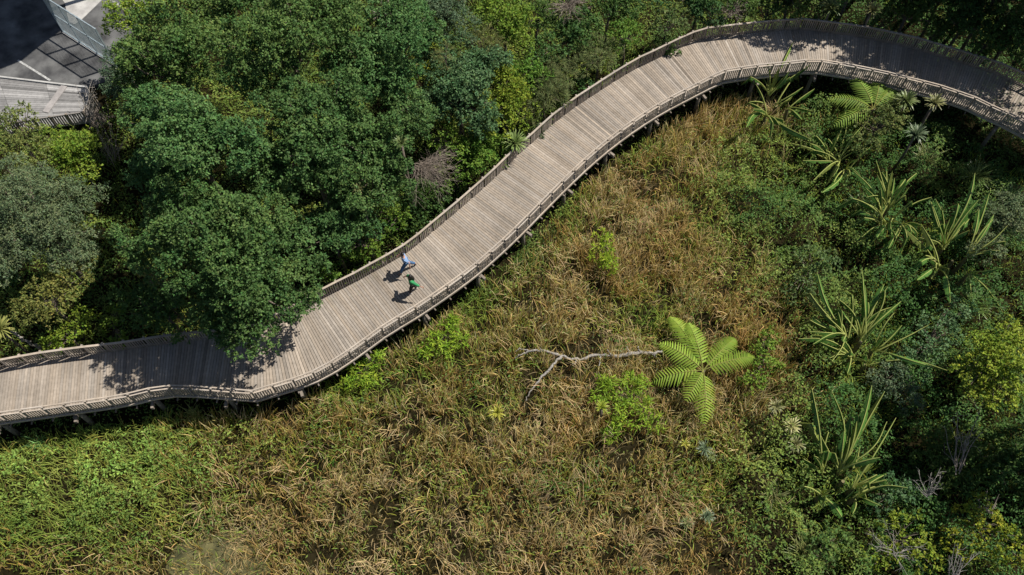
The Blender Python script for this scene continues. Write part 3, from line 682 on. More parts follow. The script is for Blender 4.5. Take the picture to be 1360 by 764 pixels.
rosette('bright yellow rosette low in the reeds below the dead branch', 660, 548, 1.8, 15, YEL, n=44)
rosette('small yellow rosette in the lime bush left of the tree fern', 799, 541, 2.8, 13, ((0.2, 0.27, 0.03), (0.35, 0.38, 0.05)), n=50)
rosette('small yellow star shaped rosette below the lowest fern frond', 909, 589, 1.6, 10, YEL, n=26)
rosette('grey blue rosette right of the small yellow star', 935, 596, 1.8, 14, BLU, n=50)
rosette('green rosette below the grey blue one, tips yellowing', 944, 606, 1.5, 11, GRN, n=40)
rosette('blue green rosette in the dry grass near the lower right', 938, 685, 1.6, 14, BLU, n=50)
rosette('green rosette just left of the blue green one in dry grass', 912, 695, 1.5, 13, GRN, n=46)
rosette('pale green cabbage rosette right of the tree fern, uppermost of three', 1030, 540, 2.6, 14, OLV, n=70)
rosette('creamy yellow cabbage rosette, middle of three right of the tree fern', 1052, 566, 2.8, 15, ((0.3, 0.3, 0.1), (0.45, 0.42, 0.2)), n=80)
rosette('pale green cabbage rosette, lowest of three right of the tree fern', 1056, 590, 2.5, 15, OLV, n=80)
rosette('spiky tuft in the crown of the mid green tree above the dead brush', 533, 190, 8.6, 14, GRN, n=50)
rosette('spiky yellowish tuft above the small green tree near the dead brush', 476, 250, 7.6, 12, OLV, n=40)

def tussock(label, px, py, z, rpx, col, n=120, seed=0):
    rng = np.random.default_rng(seed + int(px)); c = at(px, py, z); R = rpx * scale_at(px, py, z); g = float(gz(c[0], c[1]))
    P = np.tile(np.array([c[0], c[1], max(g, z - 1.2)]), (n, 1)) + rng.normal(0, .16, (n, 3)) * (1, 1, .3)
    C = jitter_col(col, n, .22, .08, rng); H = R * rng.uniform(.9, 1.6, n)
    V, F, Cc = ribbons(P, H, rng.uniform(0, 6.3, n), rng.uniform(.25, 1.0, n), rng.uniform(.03, .055, n), 6, C * .7, C * 1.15, curl=1.1, gam=2)
    return tag(link('flax_tussock', mesh_from('flax_tussock', V, F, M['gloss'], Cc)), label, 'tussock', 'arching strap leaved tussocks')
tussock('olive arching tussock at the bottom edge left of the yellow leaved shrub', 1070, 738, 1.6, 30, (.2, .22, .07))
tussock('dark arching tussock in shade below the right end of the railing', 1300, 228, 2.0, 26, (.12, .17, .05))
tussock('narrow leaved tussock just right of the leftmost paddle leaved plant', 1082, 178, 1.8, 20, (.2, .22, .08))
tussock('pale narrow leaved tussock below the three rosettes by the right railing', 1235, 205, 1.8, 24, (.22, .25, .09))
tussock('arching grassy tussock left of the widest paddle leaved clump', 1150, 270, 1.9, 22, (.17, .22, .06))
tussock('green arching tussock under the left railing where the boardwalk narrows', 252, 545, 1.6, 16, (.26, .28, .08), 60)
tussock('green arching tussock in the grass near the left edge below the railing', 45, 585, 1.6, 16, (.12, .24, .07), 60)
tussock('grassy tussock at the foot of the lowest paddle leaved clump', 1030, 655, 1.6, 24, (.2, .2, .08), 80)
tussock('bright arching tussock above the large yellow green bush', 1300, 400, 2.1, 26, (.16, .24, .06))
tussock('long leaved tussock at the right edge beside the grey green shrub', 1345, 255, 2.2, 24, (.13, .2, .07))

def frond(root, base, az, L, rise, droop, col, rng, npin=26, wid=0.55, name='frond'):
    """fern frond: arched rachis with two rows of drooping pinnae"""
    t = np.linspace(0, 1, 14); ang = rise - droop * t
    d = np.array([math.cos(az), math.sin(az), 0.0]); p = np.array(base, float); pts = [p]
    for k in range(13):
        p = p + (d * math.cos(ang[k]) + np.array([0, 0, math.sin(ang[k])])) * L / 13; pts.append(p)
    pts = np.array(pts); side = np.array([-d[1], d[0], 0.0])
    f = np.linspace(0.14, 0.99, npin); parts = []
    bp = np.stack([np.interp(f, t, pts[:, i]) for i in range(3)], 1)
    ln = wid * np.sin(np.pi * (0.10 + 0.86 * f)) ** 0.75 * (1 - 0.25 * f)
    for s in (1, -1):
        n = npin; dirs = side * s * 0.9 + d * 0.42 + rng.normal(0, 0.03, (n, 3)); dirs[:, 2] -= 0.1; dirs = unit(dirs)
        seg = 4; V = []
        w0 = L / npin * 0.6
        for k in range(seg + 1):
            q = k / seg; c = bp + dirs * (ln * q)[:, None]; c[:, 2] -= ln * 0.3 * q * q
            w = w0 * (1 - q ** 2.5 * 0.9) / 2; V += [c + d * w + np.array([0, 0, 0.006]), c - d * w - np.array([0, 0, 0.012])]
        V = np.stack(V, 1).reshape(-1, 3)
        F = (np.arange(n)[:, None, None] * (seg + 1) * 2 + (np.arange(seg) * 2)[None, :, None] + np.array([0, 1, 3, 2])).reshape(-1, 4)
        C = np.repeat(jitter_col(col, n, 0.08, 0.05, rng), seg, 0); parts.append((V, F, C))
    V, F, C = join(parts); fr = link(name, mesh_from(name, V, F, M['leaf'], C), root)
    mb = MB(); mb.tube(pts, np.linspace(0.03, 0.008, 14), 5, (0.3, 0.3, 0.08)); mb.build('rachis', M['blade'], fr)
def tree_fern(label, px, py, z, fronds, col, seed, wid=0.84):
    rng = np.random.default_rng(seed); c = at(px, py, z); g = float(gz(c[0], c[1]))
    t = thing('tree_fern', label, 'tree fern', (c[0], c[1], g), 'tree ferns')
    mb = MB(); mb.tube([(c[0], c[1], g - 0.2), (c[0], c[1], z)], [0.16, 0.11], 9); mb.build('trunk', M['bark'], t, True)
    for (tx, ty, zz) in fronds:
        e = at(tx, ty, zz); d = e[:2] - c[:2]; L = np.hypot(*d); dz = zz - z
        a0 = math.atan2(dz, L); dr = 1.15
        frond(t, c, math.atan2(d[1], d[0]), math.hypot(L, dz) * 1.06, a0 + dr / 2, dr, np.array(col) * rng.uniform(0.85, 1.1), rng, npin=int(5.0 * L) + 4, wid=wid)
    for q in range(4):                                       # old brown fronds hanging under the crown
        frond(t, c - np.array([0, 0, .15]), rng.uniform(0, 6.3), 1.5, -.2, 1.1, np.array([.2, .11, .045]), rng, npin=11, wid=.35)
    return t
FERN = (0.21, 0.3, 0.04)
tree_fern('bright lime green tree fern with arching fronds in the middle of the wetland', 934, 492, 2.6,
          [(877, 458, 2.4), (914, 432, 2.2), (1000, 476, 2.1), (974, 452, 1.8), (912, 532, 2.4), (935, 562, 2.0), (868, 508, 1.5), (890, 425, 1.4)], FERN, 5)
tree_fern('tree fern with pale fronds reaching left beside the lower railing at the right', 1160, 145, 3.0,
          [(1100, 133, 2.8), (1108, 168, 2.5), (1130, 105, 2.6), (1165, 108, 2.4), (1185, 120, 2.5)], (0.16, 0.24, 0.04), 8)

def paddle(root, base, tip, arch, wid, col, rng, bent=0.0, broken=False):
    """one paddle leaf: stalk, folded blade with torn edges, pale midrib"""
    base = np.array(base, float); tip = np.array(tip, float); n = 16
    t = np.linspace(0, 1, n); L = np.linalg.norm(tip - base)
    pts = base + (tip - base) * t[:, None]; pts[:, 2] += arch * L * np.sin(np.pi * t ** 0.8)
    h = unit(np.array([tip[0] - base[0], tip[1] - base[1], 0.0])); side = np.array([-h[1], h[0], 0.0])
    if bent: pts += side * bent * L * (np.sin(np.pi * t) ** 1.2)[:, None]
    if broken:                                           # tip hangs down past a crease
        kk = int(n * rng.uniform(.6, .8)); ln = L / n
        for k in range(kk, n): pts[k] = pts[k - 1] + (h * 0.45 + np.array([0, 0, -0.85])) * ln
    st = rng.uniform(.22, .42); k0 = int(n * st); V, F, C = [], [], []
    cc = np.array(col) * rng.uniform(0.8, 1.2)
    fold = rng.uniform(0.6, 1.35)
    m = 22; ts = np.linspace(st, 1.0, m); cp = np.stack([np.interp(ts, t, pts[:, i]) for i in range(3)], 1)
    for s in (1, -1):
        fo = fold + rng.normal(0, 0.15)
        for k in range(m - 1):
            tear = rng.random() < 0.12
            u0, u1 = (k / (m - 1)), ((k + 1) / (m - 1)); g = rng.uniform(0.8, 1.08)
            w0 = wid * math.sin(math.pi * min(1, 0.1 + 0.9 * u0)) ** 0.6 * g; w1 = wid * math.sin(math.pi * min(1, 0.1 + 0.9 * u1)) ** 0.6 * g
            o = side * s * math.cos(fo) - np.array([0, 0, math.sin(fo)])
            o2 = side * s * math.cos(fo * 1.25) - np.array([0, 0, math.sin(fo * 1.25)])
            b = len(V); V += [cp[k], cp[k + 1], cp[k] + o * w0 * .5, cp[k + 1] + o * w1 * .5, cp[k] + o * w0 * .5 + o2 * w0 * .5, cp[k + 1] + o * w1 * .5 + o2 * w1 * .5]
            q = cc * rng.uniform(0.85, 1.12); F.append((b, b + 1, b + 3, b + 2)); C.append(q)
            if not tear: F.append((b + 2, b + 3, b + 5, b + 4)); C.append(q)
    lf = link('leaf', mesh_from('leaf', np.array(V), np.array(F), M['gloss'], np.array(C)), root)
    mb = MB(); mb.tube(pts, np.interp(t, [0, st, 1], [0.045, 0.034, 0.012]), 5, (0.42, 0.46, 0.14)); mb.build('midrib', M['blade'], lf)
def paddle_plant(label, px, py, z0, tips, seed, wid=0.25, col=(0.075, 0.165, 0.03)):
    rng = np.random.default_rng(seed); c = at(px, py, z0); g = float(gz(c[0], c[1]))
    t = thing('paddle_leaved_plant', label, 'banana like plant', (c[0], c[1], g), 'clumps of tall paddle leaved plants')
    ns = 3 + len(tips) // 5; stems = []
    for q in range(ns):
        a = q * 2.4 + rng.uniform(0, 1); r = (0.15 if q == 0 else rng.uniform(0.5, 1.25)) * (0.6 if len(tips) < 9 else 1)
        sx, sy = c[0] + r * math.cos(a), c[1] + r * math.sin(a); sg = float(gz(sx, sy)); h = z0 - rng.uniform(0.0, 0.6)
        mb = MB(); mb.tube([(sx, sy, sg - 0.2), (sx + .05, sy, (sg + h) / 2), (sx, sy, h)], [0.16, 0.13, 0.09], 8, (0.16, 0.14, 0.07)); mb.build('stem', M['timber'], t)
        stems.append(np.array([sx, sy, h]))
    ex = []
    for q in range(int(len(tips) * 2.2)):
        a = rng.uniform(0, 6.3); l = rng.uniform(24, 68); ex.append((px + math.cos(a) * l, py - 22 - math.sin(a) * l, z0 + rng.uniform(-.3, 1.4)))
    for k, tp in enumerate(list(tips) + ex):
        tx, ty = tp[0], tp[1]; zz = (z0 + rng.uniform(0.4, 1.5) if len(tp) < 3 else tp[2]) + .3
        cl = (0.3, 0.17, 0.03) if len(tp) > 3 else (col if rng.random() > 0.12 else (0.12, 0.15, 0.03))
        e = at(tx, ty, zz); dd = [np.linalg.norm((e - q)[:2]) + rng.uniform(0, .9) for q in stems]; b = stems[int(np.argmin(dd))]
        paddle(t, b + rng.normal(0, 0.07, 3), e, rng.uniform(0.04, 0.2), wid * rng.uniform(0.65, 1.25), cl, rng, rng.normal(0, 0.05), rng.random() < 0.3)
    return t
paddle_plant('paddle leaved plant touching the lower railing, leftmost of its kind', 1031, 138, 2.0, [(1018, 76, 3.9), (982, 97, 3.4), (1004, 112), (1078, 85, 3.2), (1082, 118), (1080, 148), (1045, 168), (1078, 186), (1000, 145), (1035, 90, 3.6), (1048, 95)], 21)
paddle_plant('small paddle leaved plant with one orange leaf below the leftmost clump', 1112, 215, 1.6, [(1085, 205, 2, 1), (1113, 178, 3), (1155, 195), (1080, 240), (1120, 240), (1095, 190), (1140, 212), (1100, 235)], 22, 0.2)
paddle_plant('dense paddle leaved clump with upright leaves, lower left of the right railing', 1185, 290, 2.0, [(1165, 232, 3.6), (1185, 228, 3.8), (1205, 240, 3.6), (1150, 250), (1095, 258), (1120, 290), (1180, 330), (1206, 330), (1225, 300), (1215, 255), (1170, 250, 3.5), (1138, 268), (1228, 255, 3.4), (1160, 320)], 23)
paddle_plant('widest paddle leaved clump near the right edge with crossing leaf stalks', 1265, 345, 2.2, [(1250, 275, 3.6), (1275, 240, 3.8), (1295, 230, 3.9), (1300, 265, 3.8), (1320, 285, 3.4), (1350, 320), (1330, 355), (1262, 402), (1230, 350), (1225, 300), (1338, 300), (1316, 250, 3.6), (1255, 310), (1290, 390), (1236, 268, 3.4), (1218, 372), (1335, 335), (1332, 415, 1.4)], 24)
paddle_plant('paddle leaved clump in the shade, middle one of the column right of the tree fern', 1140, 455, 2.0, [(1145, 358, 3.6), (1172, 358, 3.6), (1199, 405, 3.2), (1233, 432), (1110, 395, 3.2), (1063, 370), (1052, 410), (1105, 480), (1150, 480), (1240, 488), (1258, 492), (1085, 362, 3.3), (1128, 372, 3.4), (1198, 432), (1090, 455), (1180, 462), (1060, 450)], 25)
paddle_plant('lowest paddle leaved clump with a broad shiny hanging leaf and stalks fanned out', 1118, 640, 2.0, [(1120, 690, 1.5), (1138, 560, 3.4), (1158, 512, 3.7), (1175, 520, 3.6), (1190, 555, 3.2), (1105, 520, 3.4), (1078, 515, 3.4), (1055, 540, 3), (1048, 643), (1207, 625), (1170, 672), (1142, 515, 3.6), (1088, 575), (1178, 560, 2.8), (1095, 600), (1178, 632, 1.6, 1), (1150, 590), (1205, 648)], 26, 0.3)

# ------------------------------------------------------------------ dead wood
def branch(name, label, cat, chains, mat='pale_bark', group=None, twist=0.0, seed=1):
    rng = np.random.default_rng(seed); pts0 = at(*chains[0][0][:3]); t = None; mb = MB()
    for ch in chains:
        P = np.array([at(*c[:3]) for c in ch]); r = np.array([c[3] for c in ch]) * .82
        s = np.linspace(0, 1, len(P)); s2 = np.linspace(0, 1, len(P) * 5)
        Q = np.stack([np.interp(s2, s, P[:, i]) for i in range(3)], 1) + rng.normal(0, 0.03, (len(s2), 3)); R = np.interp(s2, s, r) * rng.uniform(0.72, 1.22, len(s2))
        mb.tube(Q, R, 8, (0.4, 0.37, 0.33))
    return tag(mb.build(name, M[mat], None, True), label, cat, group)
branch('dead_branch', 'bleached forked dead branch lying across the brown reeds', 'branch', [
    [(880, 466, 1.35, .07), (868, 469, 1.5, .1), (850, 468, 1.55, .15), (820, 473, 1.45, .12), (795, 472, 1.2, .1), (765, 478, 1.2, .09), (745, 473, 1.45, .1), (722, 466, 1.55, .08), (702, 467, 1.5, .07), (690, 472, 1.45, .04)],
    [(745, 473, 1.45, .11), (733, 487, 1.45, .09), (718, 503, 1.35, .07), (703, 522, 1.1, .05), (698, 532, .9, .03)],
    [(702, 466, 1.5, .05), (690, 463, 1.65, .03), (684, 467, 1.6, .015)], [(722, 467, 1.55, .04), (716, 461, 1.75, .02)],
    [(798, 474, 1.3, .06), (796, 486, 1.3, .03)], [(852, 468, 1.6, .08), (846, 460, 1.8, .04)], [(838, 470, 1.5, .07), (832, 461, 1.7, .03)], [(812, 473, 1.4, .06), (806, 463, 1.6, .025)],
    [(690, 472, 1.45, .04), (684, 477, 1.35, .015)], [(768, 478, 1.2, .05), (760, 486, 1.3, .02)], [(866, 469, 1.5, .06), (872, 476, 1.6, .02)]], seed=4)
branch('leaning_trunk', 'pale bare trunk leaning behind the left railing beside the cabbage tree', 'trunk', [[(14, 438, 3.0, .1), (28, 449, 2.5, .1), (42, 457, 2.0, .11), (54, 462, 1.4, .12)]])
def twig_spray(name, label, px, py, z, n, L, az0, spread, mat='twig', seed=3, rise=(0.1, 0.9), r=0.014, sub=5, cat='dead shrub'):
    rng = np.random.default_rng(seed); c = at(px, py, z); mb = MB()
    for i in range(n):
        az = az0 + rng.uniform(-spread, spread); el = rng.uniform(*rise); l = L * rng.uniform(0.6, 1.1)
        p = c + rng.normal(0, 0.06 * L, 3) * (1, 1, .4); pts = [p]; d = np.array([math.cos(az) * math.cos(el), math.sin(az) * math.cos(el), math.sin(el)])
        for k in range(5): d = unit(d + rng.normal(0, 0.11, 3)); p = p + d * l / 5; pts.append(p)
        mb.tube(pts, np.linspace(r * 1.3, r * 0.5, 6), 4, cap=False)
        for k in range(sub):
            b = pts[rng.integers(1, 5)]; dd = unit(d + rng.normal(0, 0.55, 3)); l2 = l * rng.uniform(0.2, 0.4)
            mb.tube([b, b + dd * l2 * .5, b + unit(dd + rng.normal(0, .3, 3)) * l2], [r * .7, r * .55, r * .35], 3, cap=False)
    return tag(mb.build(name, M[mat]), label, cat)
twig_spray('dead_brush', 'fan of bare brown twigs spreading beside the forest edge above the boardwalk', 556, 220, 5.0, 62, 2.6, math.radians(-28), 1.0, seed=31, rise=(-0.35, 0.6), r=0.0085, sub=6)
twig_spray('dead_brush', 'small tangle of brown dead twigs in the forest gap above the larger fan', 525, 142, 6.2, 24, 1.5, math.radians(-10), 1.1, seed=32, rise=(0, .6))
twig_spray('bare_shrub', 'grey leafless shrub at the top edge left of the bright green shrub', 752, 8, 5.4, 60, 1.9, math.radians(-60), 1.9, seed=33, mat='twig', rise=(0, .9))
twig_spray('bare_shrub', 'grey leafless twigs on dark tree crown close to the top', 517, 20, 9.9, 20, 1.1, 0, 3.1, seed=34, rise=(0, .6))
twig_spray('bare_shrub', 'reddish brown leafless shrub beside the upper railing at the top', 968, 14, 4.3, 46, 1.4, math.radians(-60), 1.9, seed=35)
twig_spray('bare_branches', 'white bare branches standing out against the shade at the lower right', 1232, 660, 2.9, 9, 1.5, math.radians(110), 1.3, 'pale_bark', 36, (0.2, 1.1), 0.018, 5)
twig_spray('bare_branches', 'white bare branches among yellow leaves at the bottom edge', 1185, 735, 3.0, 14, 1.9, math.radians(90), 2.6, 'pale_bark', 37, (0.0, .5), 0.013, 5)
twig_spray('bare_branches', 'white bare branches at the bottom edge nearest the corner', 1265, 765, 2.9, 9, 1.6, math.radians(80), 0.9, 'pale_bark', 38, (0.2, .9), 0.017, 4)
twig_spray('bare_branches', 'thin grey bare stems in the shade above the white branches', 1272, 625, 3.3, 9, 3.2, math.radians(85), 0.5, 'twig', 39, (0.1, .7), 0.02, 3)
twig_spray('bare_branches', 'faint grey bare stems in deep shade near the right edge', 1315, 680, 3.0, 10, 1.0, math.radians(120), 1.2, 'twig', 43, (0.1, .7), 0.018, 3)
twig_spray('bare_sapling', 'leafless pale sapling reaching over the end of the timber landing', 118, 160, 3.4, 9, 2.4, math.radians(85), 0.75, 'pale_bark', 40, (0.5, 1.1), 0.026, 4, 'sapling')
twig_spray('bare_sapling', 'grey leafless shrub hanging below the corner of the timber landing', 128, 150, 3.6, 26, 1.3, math.radians(-60), 0.9, 'twig', 41, (-0.5, .6), 0.016, 4, 'sapling')
twig_spray('bare_sapling', 'thin bare stems rising in the dark gap between the left trees', 150, 215, 2.2, 12, 3.0, math.radians(90), 0.8, 'twig', 42, (0.6, 1.3), 0.018, 3, 'sapling')

# ------------------------------------------------------------------ reeds, grass and undergrowth (nobody could count them)
def blob(u, v, cx, cy, rx, ry): return np.exp(-(((u - cx) / rx) ** 2 + ((v - cy) / ry) ** 2))
def sample(n, seed):
    rng = np.random.default_rng(seed); x = rng.uniform(-43, 43, n); y = rng.uniform(3, 57, n)
    k = np.abs(x) < (24.5 + 0.34 * y); x, y = x[k], y[k]
    P = np.stack([x, y, gz(x, y)], 1); u, v = proj(P)
    ok = (~inside(x, y, CP)) & (u > -70) & (u < 1430) & (v > -60) & (v < 830)
    return rng, P[ok], u[ok], v[ok]
LU, LV = np.array([p[0] for p in TL]), np.array([p[1] for p in TL])
def below_walk(u, v): return v - (np.interp(u, LU, LV) + 22)                   # >0: on the wetland side
def zones(P, u, v):
    x, y = P[:, 0], P[:, 1]
    n1 = fbm(x / 2.2, y / 2.2, 21); n2 = fbm(x / 0.9, y / 0.9, 22)
    wet = sstep(-6, 8, below_walk(u, v))
    ledge = 1010 + 40 * np.sin(v / 60.0) + 120 * (n1 - .5) + np.where(v < 260, (260 - v) * 0.1, 0)
    field = wet * (1 - sstep(ledge - 60, ledge + 60, u))
    green = (1.25 * blob(u, v, 110, 600, 165, 62) + 0.7 * blob(u, v, 60, 680, 130, 60) + 0.5 * blob(u, v, 170, 690, 120, 40) + 0.6 * blob(u, v, 40, 640, 90, 60) + 0.45 * blob(u, v, 420, 600, 60, 40) + 0.5 * blob(u, v, 760, 640, 50, 30) + .4 * blob(u, v, 690, 480, 40, 30) + 0.9 * blob(u, v, 470, 520, 60, 30) + 0.9 * blob(u, v, 620, 400, 50, 35)
             + 1.0 * blob(u, v, 690, 330, 40, 40) + 0.8 * blob(u, v, 750, 275, 35, 35) + 0.7 * blob(u, v, 840, 200, 40, 30) + 0.75 * blob(u, v, 980, 290, 75, 90) + 0.5 * blob(u, v, 1010, 200, 50, 60) + 0.6 * blob(u, v, 960, 640, 60, 60)
             + 0.6 * blob(u, v, 570, 480, 60, 30) + 0.6 * blob(u, v, 640, 545, 34, 26) + 0.5 * blob(u, v, 580, 650, 50, 30) + .6 * blob(u, v, 860, 430, 50, 40))
    green = np.clip(green * (0.55 + 0.9 * n1) + 0.35 * (n2 - 0.42), 0, 1)
    pale = np.clip(1.1 * blob(u, v, 510, 665, 80, 45) + .9 * blob(u, v, 330, 705, 60, 30) + .6 * blob(u, v, 860, 290, 50, 50) + .7 * blob(u, v, 790, 720, 130, 40) + .5 * blob(u, v, 960, 330, 50, 60), 0, 1) * sstep(.35, .65, n2)
    return field, green, pale, n1, n2, wet
# dry reeds
rng, P, u, v = sample(560000, 51); field, green, pale, n1, n2, wet = zones(P, u, v)
dw = dist_walk(P[:, 0], P[:, 1]); dp = np.hypot((P[:, 0] - POND[0]) / 1.4, P[:, 1] - POND[1])
keep = (rng.random(len(P)) < field * (1 - 0.85 * green) * (0.12 + 0.95 * sstep(.34, .55, n2))) & (dw > 2.1) & ((dp > 1.1 + n2) | (rng.random(len(P)) < .5))
P, g1, pl, m1, uu, vv = P[keep], green[keep], pale[keep], n1[keep], u[keep], v[keep]; n = len(P)
short = sstep(560, 760, vv) * 0.35
clump = fbm(P[:, 0] / 0.8, P[:, 1] / 0.8, 91)
H = rng.uniform(0.5, 1.15, n) * (1 - short) * (0.5 + 0.5 * m1 + 0.75 * sstep(.3, .65, clump))
az = rng.normal(0.9, 1.1, n) + 2 * (fbm(P[:, 0] / 3, P[:, 1] / 3, 17) - .5); lean = np.clip(rng.normal(0.32, 0.2, n), 0.05, 1.3); lean = np.where(rng.random(n) < 0.07 + 0.4 * pl, rng.uniform(0.8, 1.4, n), lean)
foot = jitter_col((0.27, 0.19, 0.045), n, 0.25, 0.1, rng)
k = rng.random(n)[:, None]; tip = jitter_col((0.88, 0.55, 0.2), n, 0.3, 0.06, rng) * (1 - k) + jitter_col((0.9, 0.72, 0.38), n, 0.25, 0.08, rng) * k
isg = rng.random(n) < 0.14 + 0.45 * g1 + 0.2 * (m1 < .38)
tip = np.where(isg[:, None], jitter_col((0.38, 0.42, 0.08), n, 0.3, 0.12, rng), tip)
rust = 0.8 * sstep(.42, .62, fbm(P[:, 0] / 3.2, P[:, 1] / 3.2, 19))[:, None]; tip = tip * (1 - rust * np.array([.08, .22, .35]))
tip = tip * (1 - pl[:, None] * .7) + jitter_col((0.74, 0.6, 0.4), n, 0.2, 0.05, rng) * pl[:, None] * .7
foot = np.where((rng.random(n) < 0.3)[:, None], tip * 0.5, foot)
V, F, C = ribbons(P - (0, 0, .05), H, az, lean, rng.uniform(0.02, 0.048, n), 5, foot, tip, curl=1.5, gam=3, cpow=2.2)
rng, P, u, v = sample(160000, 57); field, green, pale, n1, n2, wet = zones(P, u, v)
n3 = fbm(P[:, 0] / 1.6, P[:, 1] / 1.6, 33)
keep = rng.random(len(P)) < field * (1 - green) * (0.06 + 0.6 * sstep(.52, .68, n3) + .6 * pale) * (dist_walk(P[:, 0], P[:, 1]) > 2.2)
P, n3 = P[keep], n3[keep]; n = len(P); Z0 = P[:, 2].copy(); P[:, 2] += rng.uniform(.15, .75, n)
dirn = fbm(P[:, 0] / 2.5, P[:, 1] / 2.5, 35) * 12 + rng.normal(0, .5, n)
q = jitter_col((0.56, 0.42, 0.22), n, .3, .06, rng) * (n3 > .5)[:, None] + jitter_col((0.6, 0.42, 0.17), n, .3, .06, rng) * (n3 <= .5)[:, None]
litter = ribbons(P, rng.uniform(.4, 1.1, n), dirn, rng.uniform(1.2, 1.6, n), rng.uniform(.018, .04, n), 3, q * .8, q, curl=.35)
V, F, C = join([(V, F, C), litter])
tag(link('reeds', mesh_from('reeds', V, F, M['blade'], C)), 'tawny dry reeds and sedge filling the middle of the wetland', 'reeds', kind='stuff')
# green grass
rng, P, u, v = sample(300000, 52); field, green, pale, n1, n2, wet = zones(P, u, v)
dw = dist_walk(P[:, 0], P[:, 1]); dp = np.hypot((P[:, 0] - POND[0]) / 1.4, P[:, 1] - POND[1])
right = wet * (1 - field)
dens = np.maximum(field * (0.05 + 0.9 * green), right * (0.16 + 0.3 * sstep(.45, .6, n1))) + 0.22 * (1 - wet) * sstep(.4, .6, n1)
keep = (rng.random(len(P)) < dens) & (dw > 1.9) & ((dp > 1.1 + n2) | (rng.random(len(P)) < .5))
P, m1, uu, vv = P[keep], n1[keep], u[keep], v[keep]; n = len(P)
H = rng.uniform(0.45, 1.15, n) * (0.7 + .5 * m1)
k = (fbm(P[:, 0] / 1.5, P[:, 1] / 1.5, 77) * 1.1)[:, None]
c = jitter_col((0.11, 0.27, 0.045), n, 0.25, 0.12, rng) * (1 - k) + jitter_col((0.44, 0.48, 0.08), n, 0.25, 0.12, rng) * k
yl = (1.0 * blob(uu, vv, 90, 650, 200, 55) + .6 * blob(uu, vv, 180, 600, 120, 60))[:, None] * k; c = c * (1 - .6 * np.clip(yl, 0, 1)) + np.array([0.42, 0.44, 0.13]) * .6 * np.clip(yl, 0, 1)
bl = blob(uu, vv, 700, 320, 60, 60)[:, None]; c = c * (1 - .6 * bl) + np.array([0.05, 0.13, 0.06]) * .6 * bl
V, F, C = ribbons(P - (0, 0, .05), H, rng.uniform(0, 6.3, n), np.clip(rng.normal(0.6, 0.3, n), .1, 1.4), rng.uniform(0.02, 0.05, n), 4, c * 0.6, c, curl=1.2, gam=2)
tag(link('grass', mesh_from('grass', V, F, M['blade'], C)), 'long green marsh grass growing in patches through the reeds', 'grass', kind='stuff')
# leafy undergrowth
rng, P, u, v = sample(900000, 53); field, green, pale, n1, n2, wet = zones(P, u, v)
dw = dist_walk(P[:, 0], P[:, 1]); dp = np.hypot((P[:, 0] - POND[0]) / 1.4, P[:, 1] - POND[1])
right = wet * (1 - field); lush = blob(u, v, 110, 610, 180, 60)
dens = 0.6 * (1 - wet) * sstep(.2, .5, n2) + right * (0.25 + 0.75 * sstep(.35, .6, n2)) + field * green * 0.55 * sstep(.4, .6, n2) + 0.42 * np.clip(lush, 0, 1) * field * sstep(.35, .55, n2) + 0.02 * field
keep = (rng.random(len(P)) < np.where(dw < 1.7, .25 + .5 * (u > 1200), dens)) & ((dp > 1.1 + n2) | (rng.random(len(P)) < .5))
P, u, v, right, n1, n2, lush, wet = P[keep], u[keep], v[keep], right[keep], n1[keep], n2[keep], lush[keep], wet[keep]; n = len(P)
lump = fbm(P[:, 0] / 1.3, P[:, 1] / 1.3, 61); top = (0.25 + 2.4 * sstep(.3, .72, lump)) * (0.45 + 0.55 * right) * (1 - 0.3 * (1 - wet))
SP_ = [(1031, 138), (1112, 215), (1185, 290), (1265, 345), (1140, 455), (1118, 640)]
for q in SP_:
    w_ = at(*q, 1.5); top = top * (1 - .65 * np.exp(-((P[:, 0] - w_[0]) ** 2 + (P[:, 1] - w_[1]) ** 2) / 3.2))
near = sstep(1.7, 3.4, dist_walk(P[:, 0], P[:, 1])); top = top * (0.45 + .55 * near)
P[:, 2] += top * rng.uniform(0.35, 1.0, n) ** 0.6
k = np.clip(fbm(P[:, 0] / 2.5, P[:, 1] / 2.5, 63) * 1.5 - .25 - .5 * sstep(1040, 1180, u) + rng.normal(0, .12, n), 0, 1)[:, None]  # fewer bright leaves towards the right: shade there is put into the leaf colour
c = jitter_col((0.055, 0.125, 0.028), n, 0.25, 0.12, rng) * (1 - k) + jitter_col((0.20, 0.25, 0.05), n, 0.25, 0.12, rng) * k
lu = np.clip(lush, 0, 1)[:, None]; c = c * (1 - lu) + jitter_col((0.22, 0.34, 0.07), n, .3, .1, rng) * lu
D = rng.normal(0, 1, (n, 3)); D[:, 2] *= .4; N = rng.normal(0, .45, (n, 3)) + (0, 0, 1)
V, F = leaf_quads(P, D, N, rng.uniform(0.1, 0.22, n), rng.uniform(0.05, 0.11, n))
tag(link('undergrowth', mesh_from('undergrowth', V, F, M['leaf'], c)), 'tangled leafy undergrowth carpeting the ground between plants', 'undergrowth', kind='stuff')

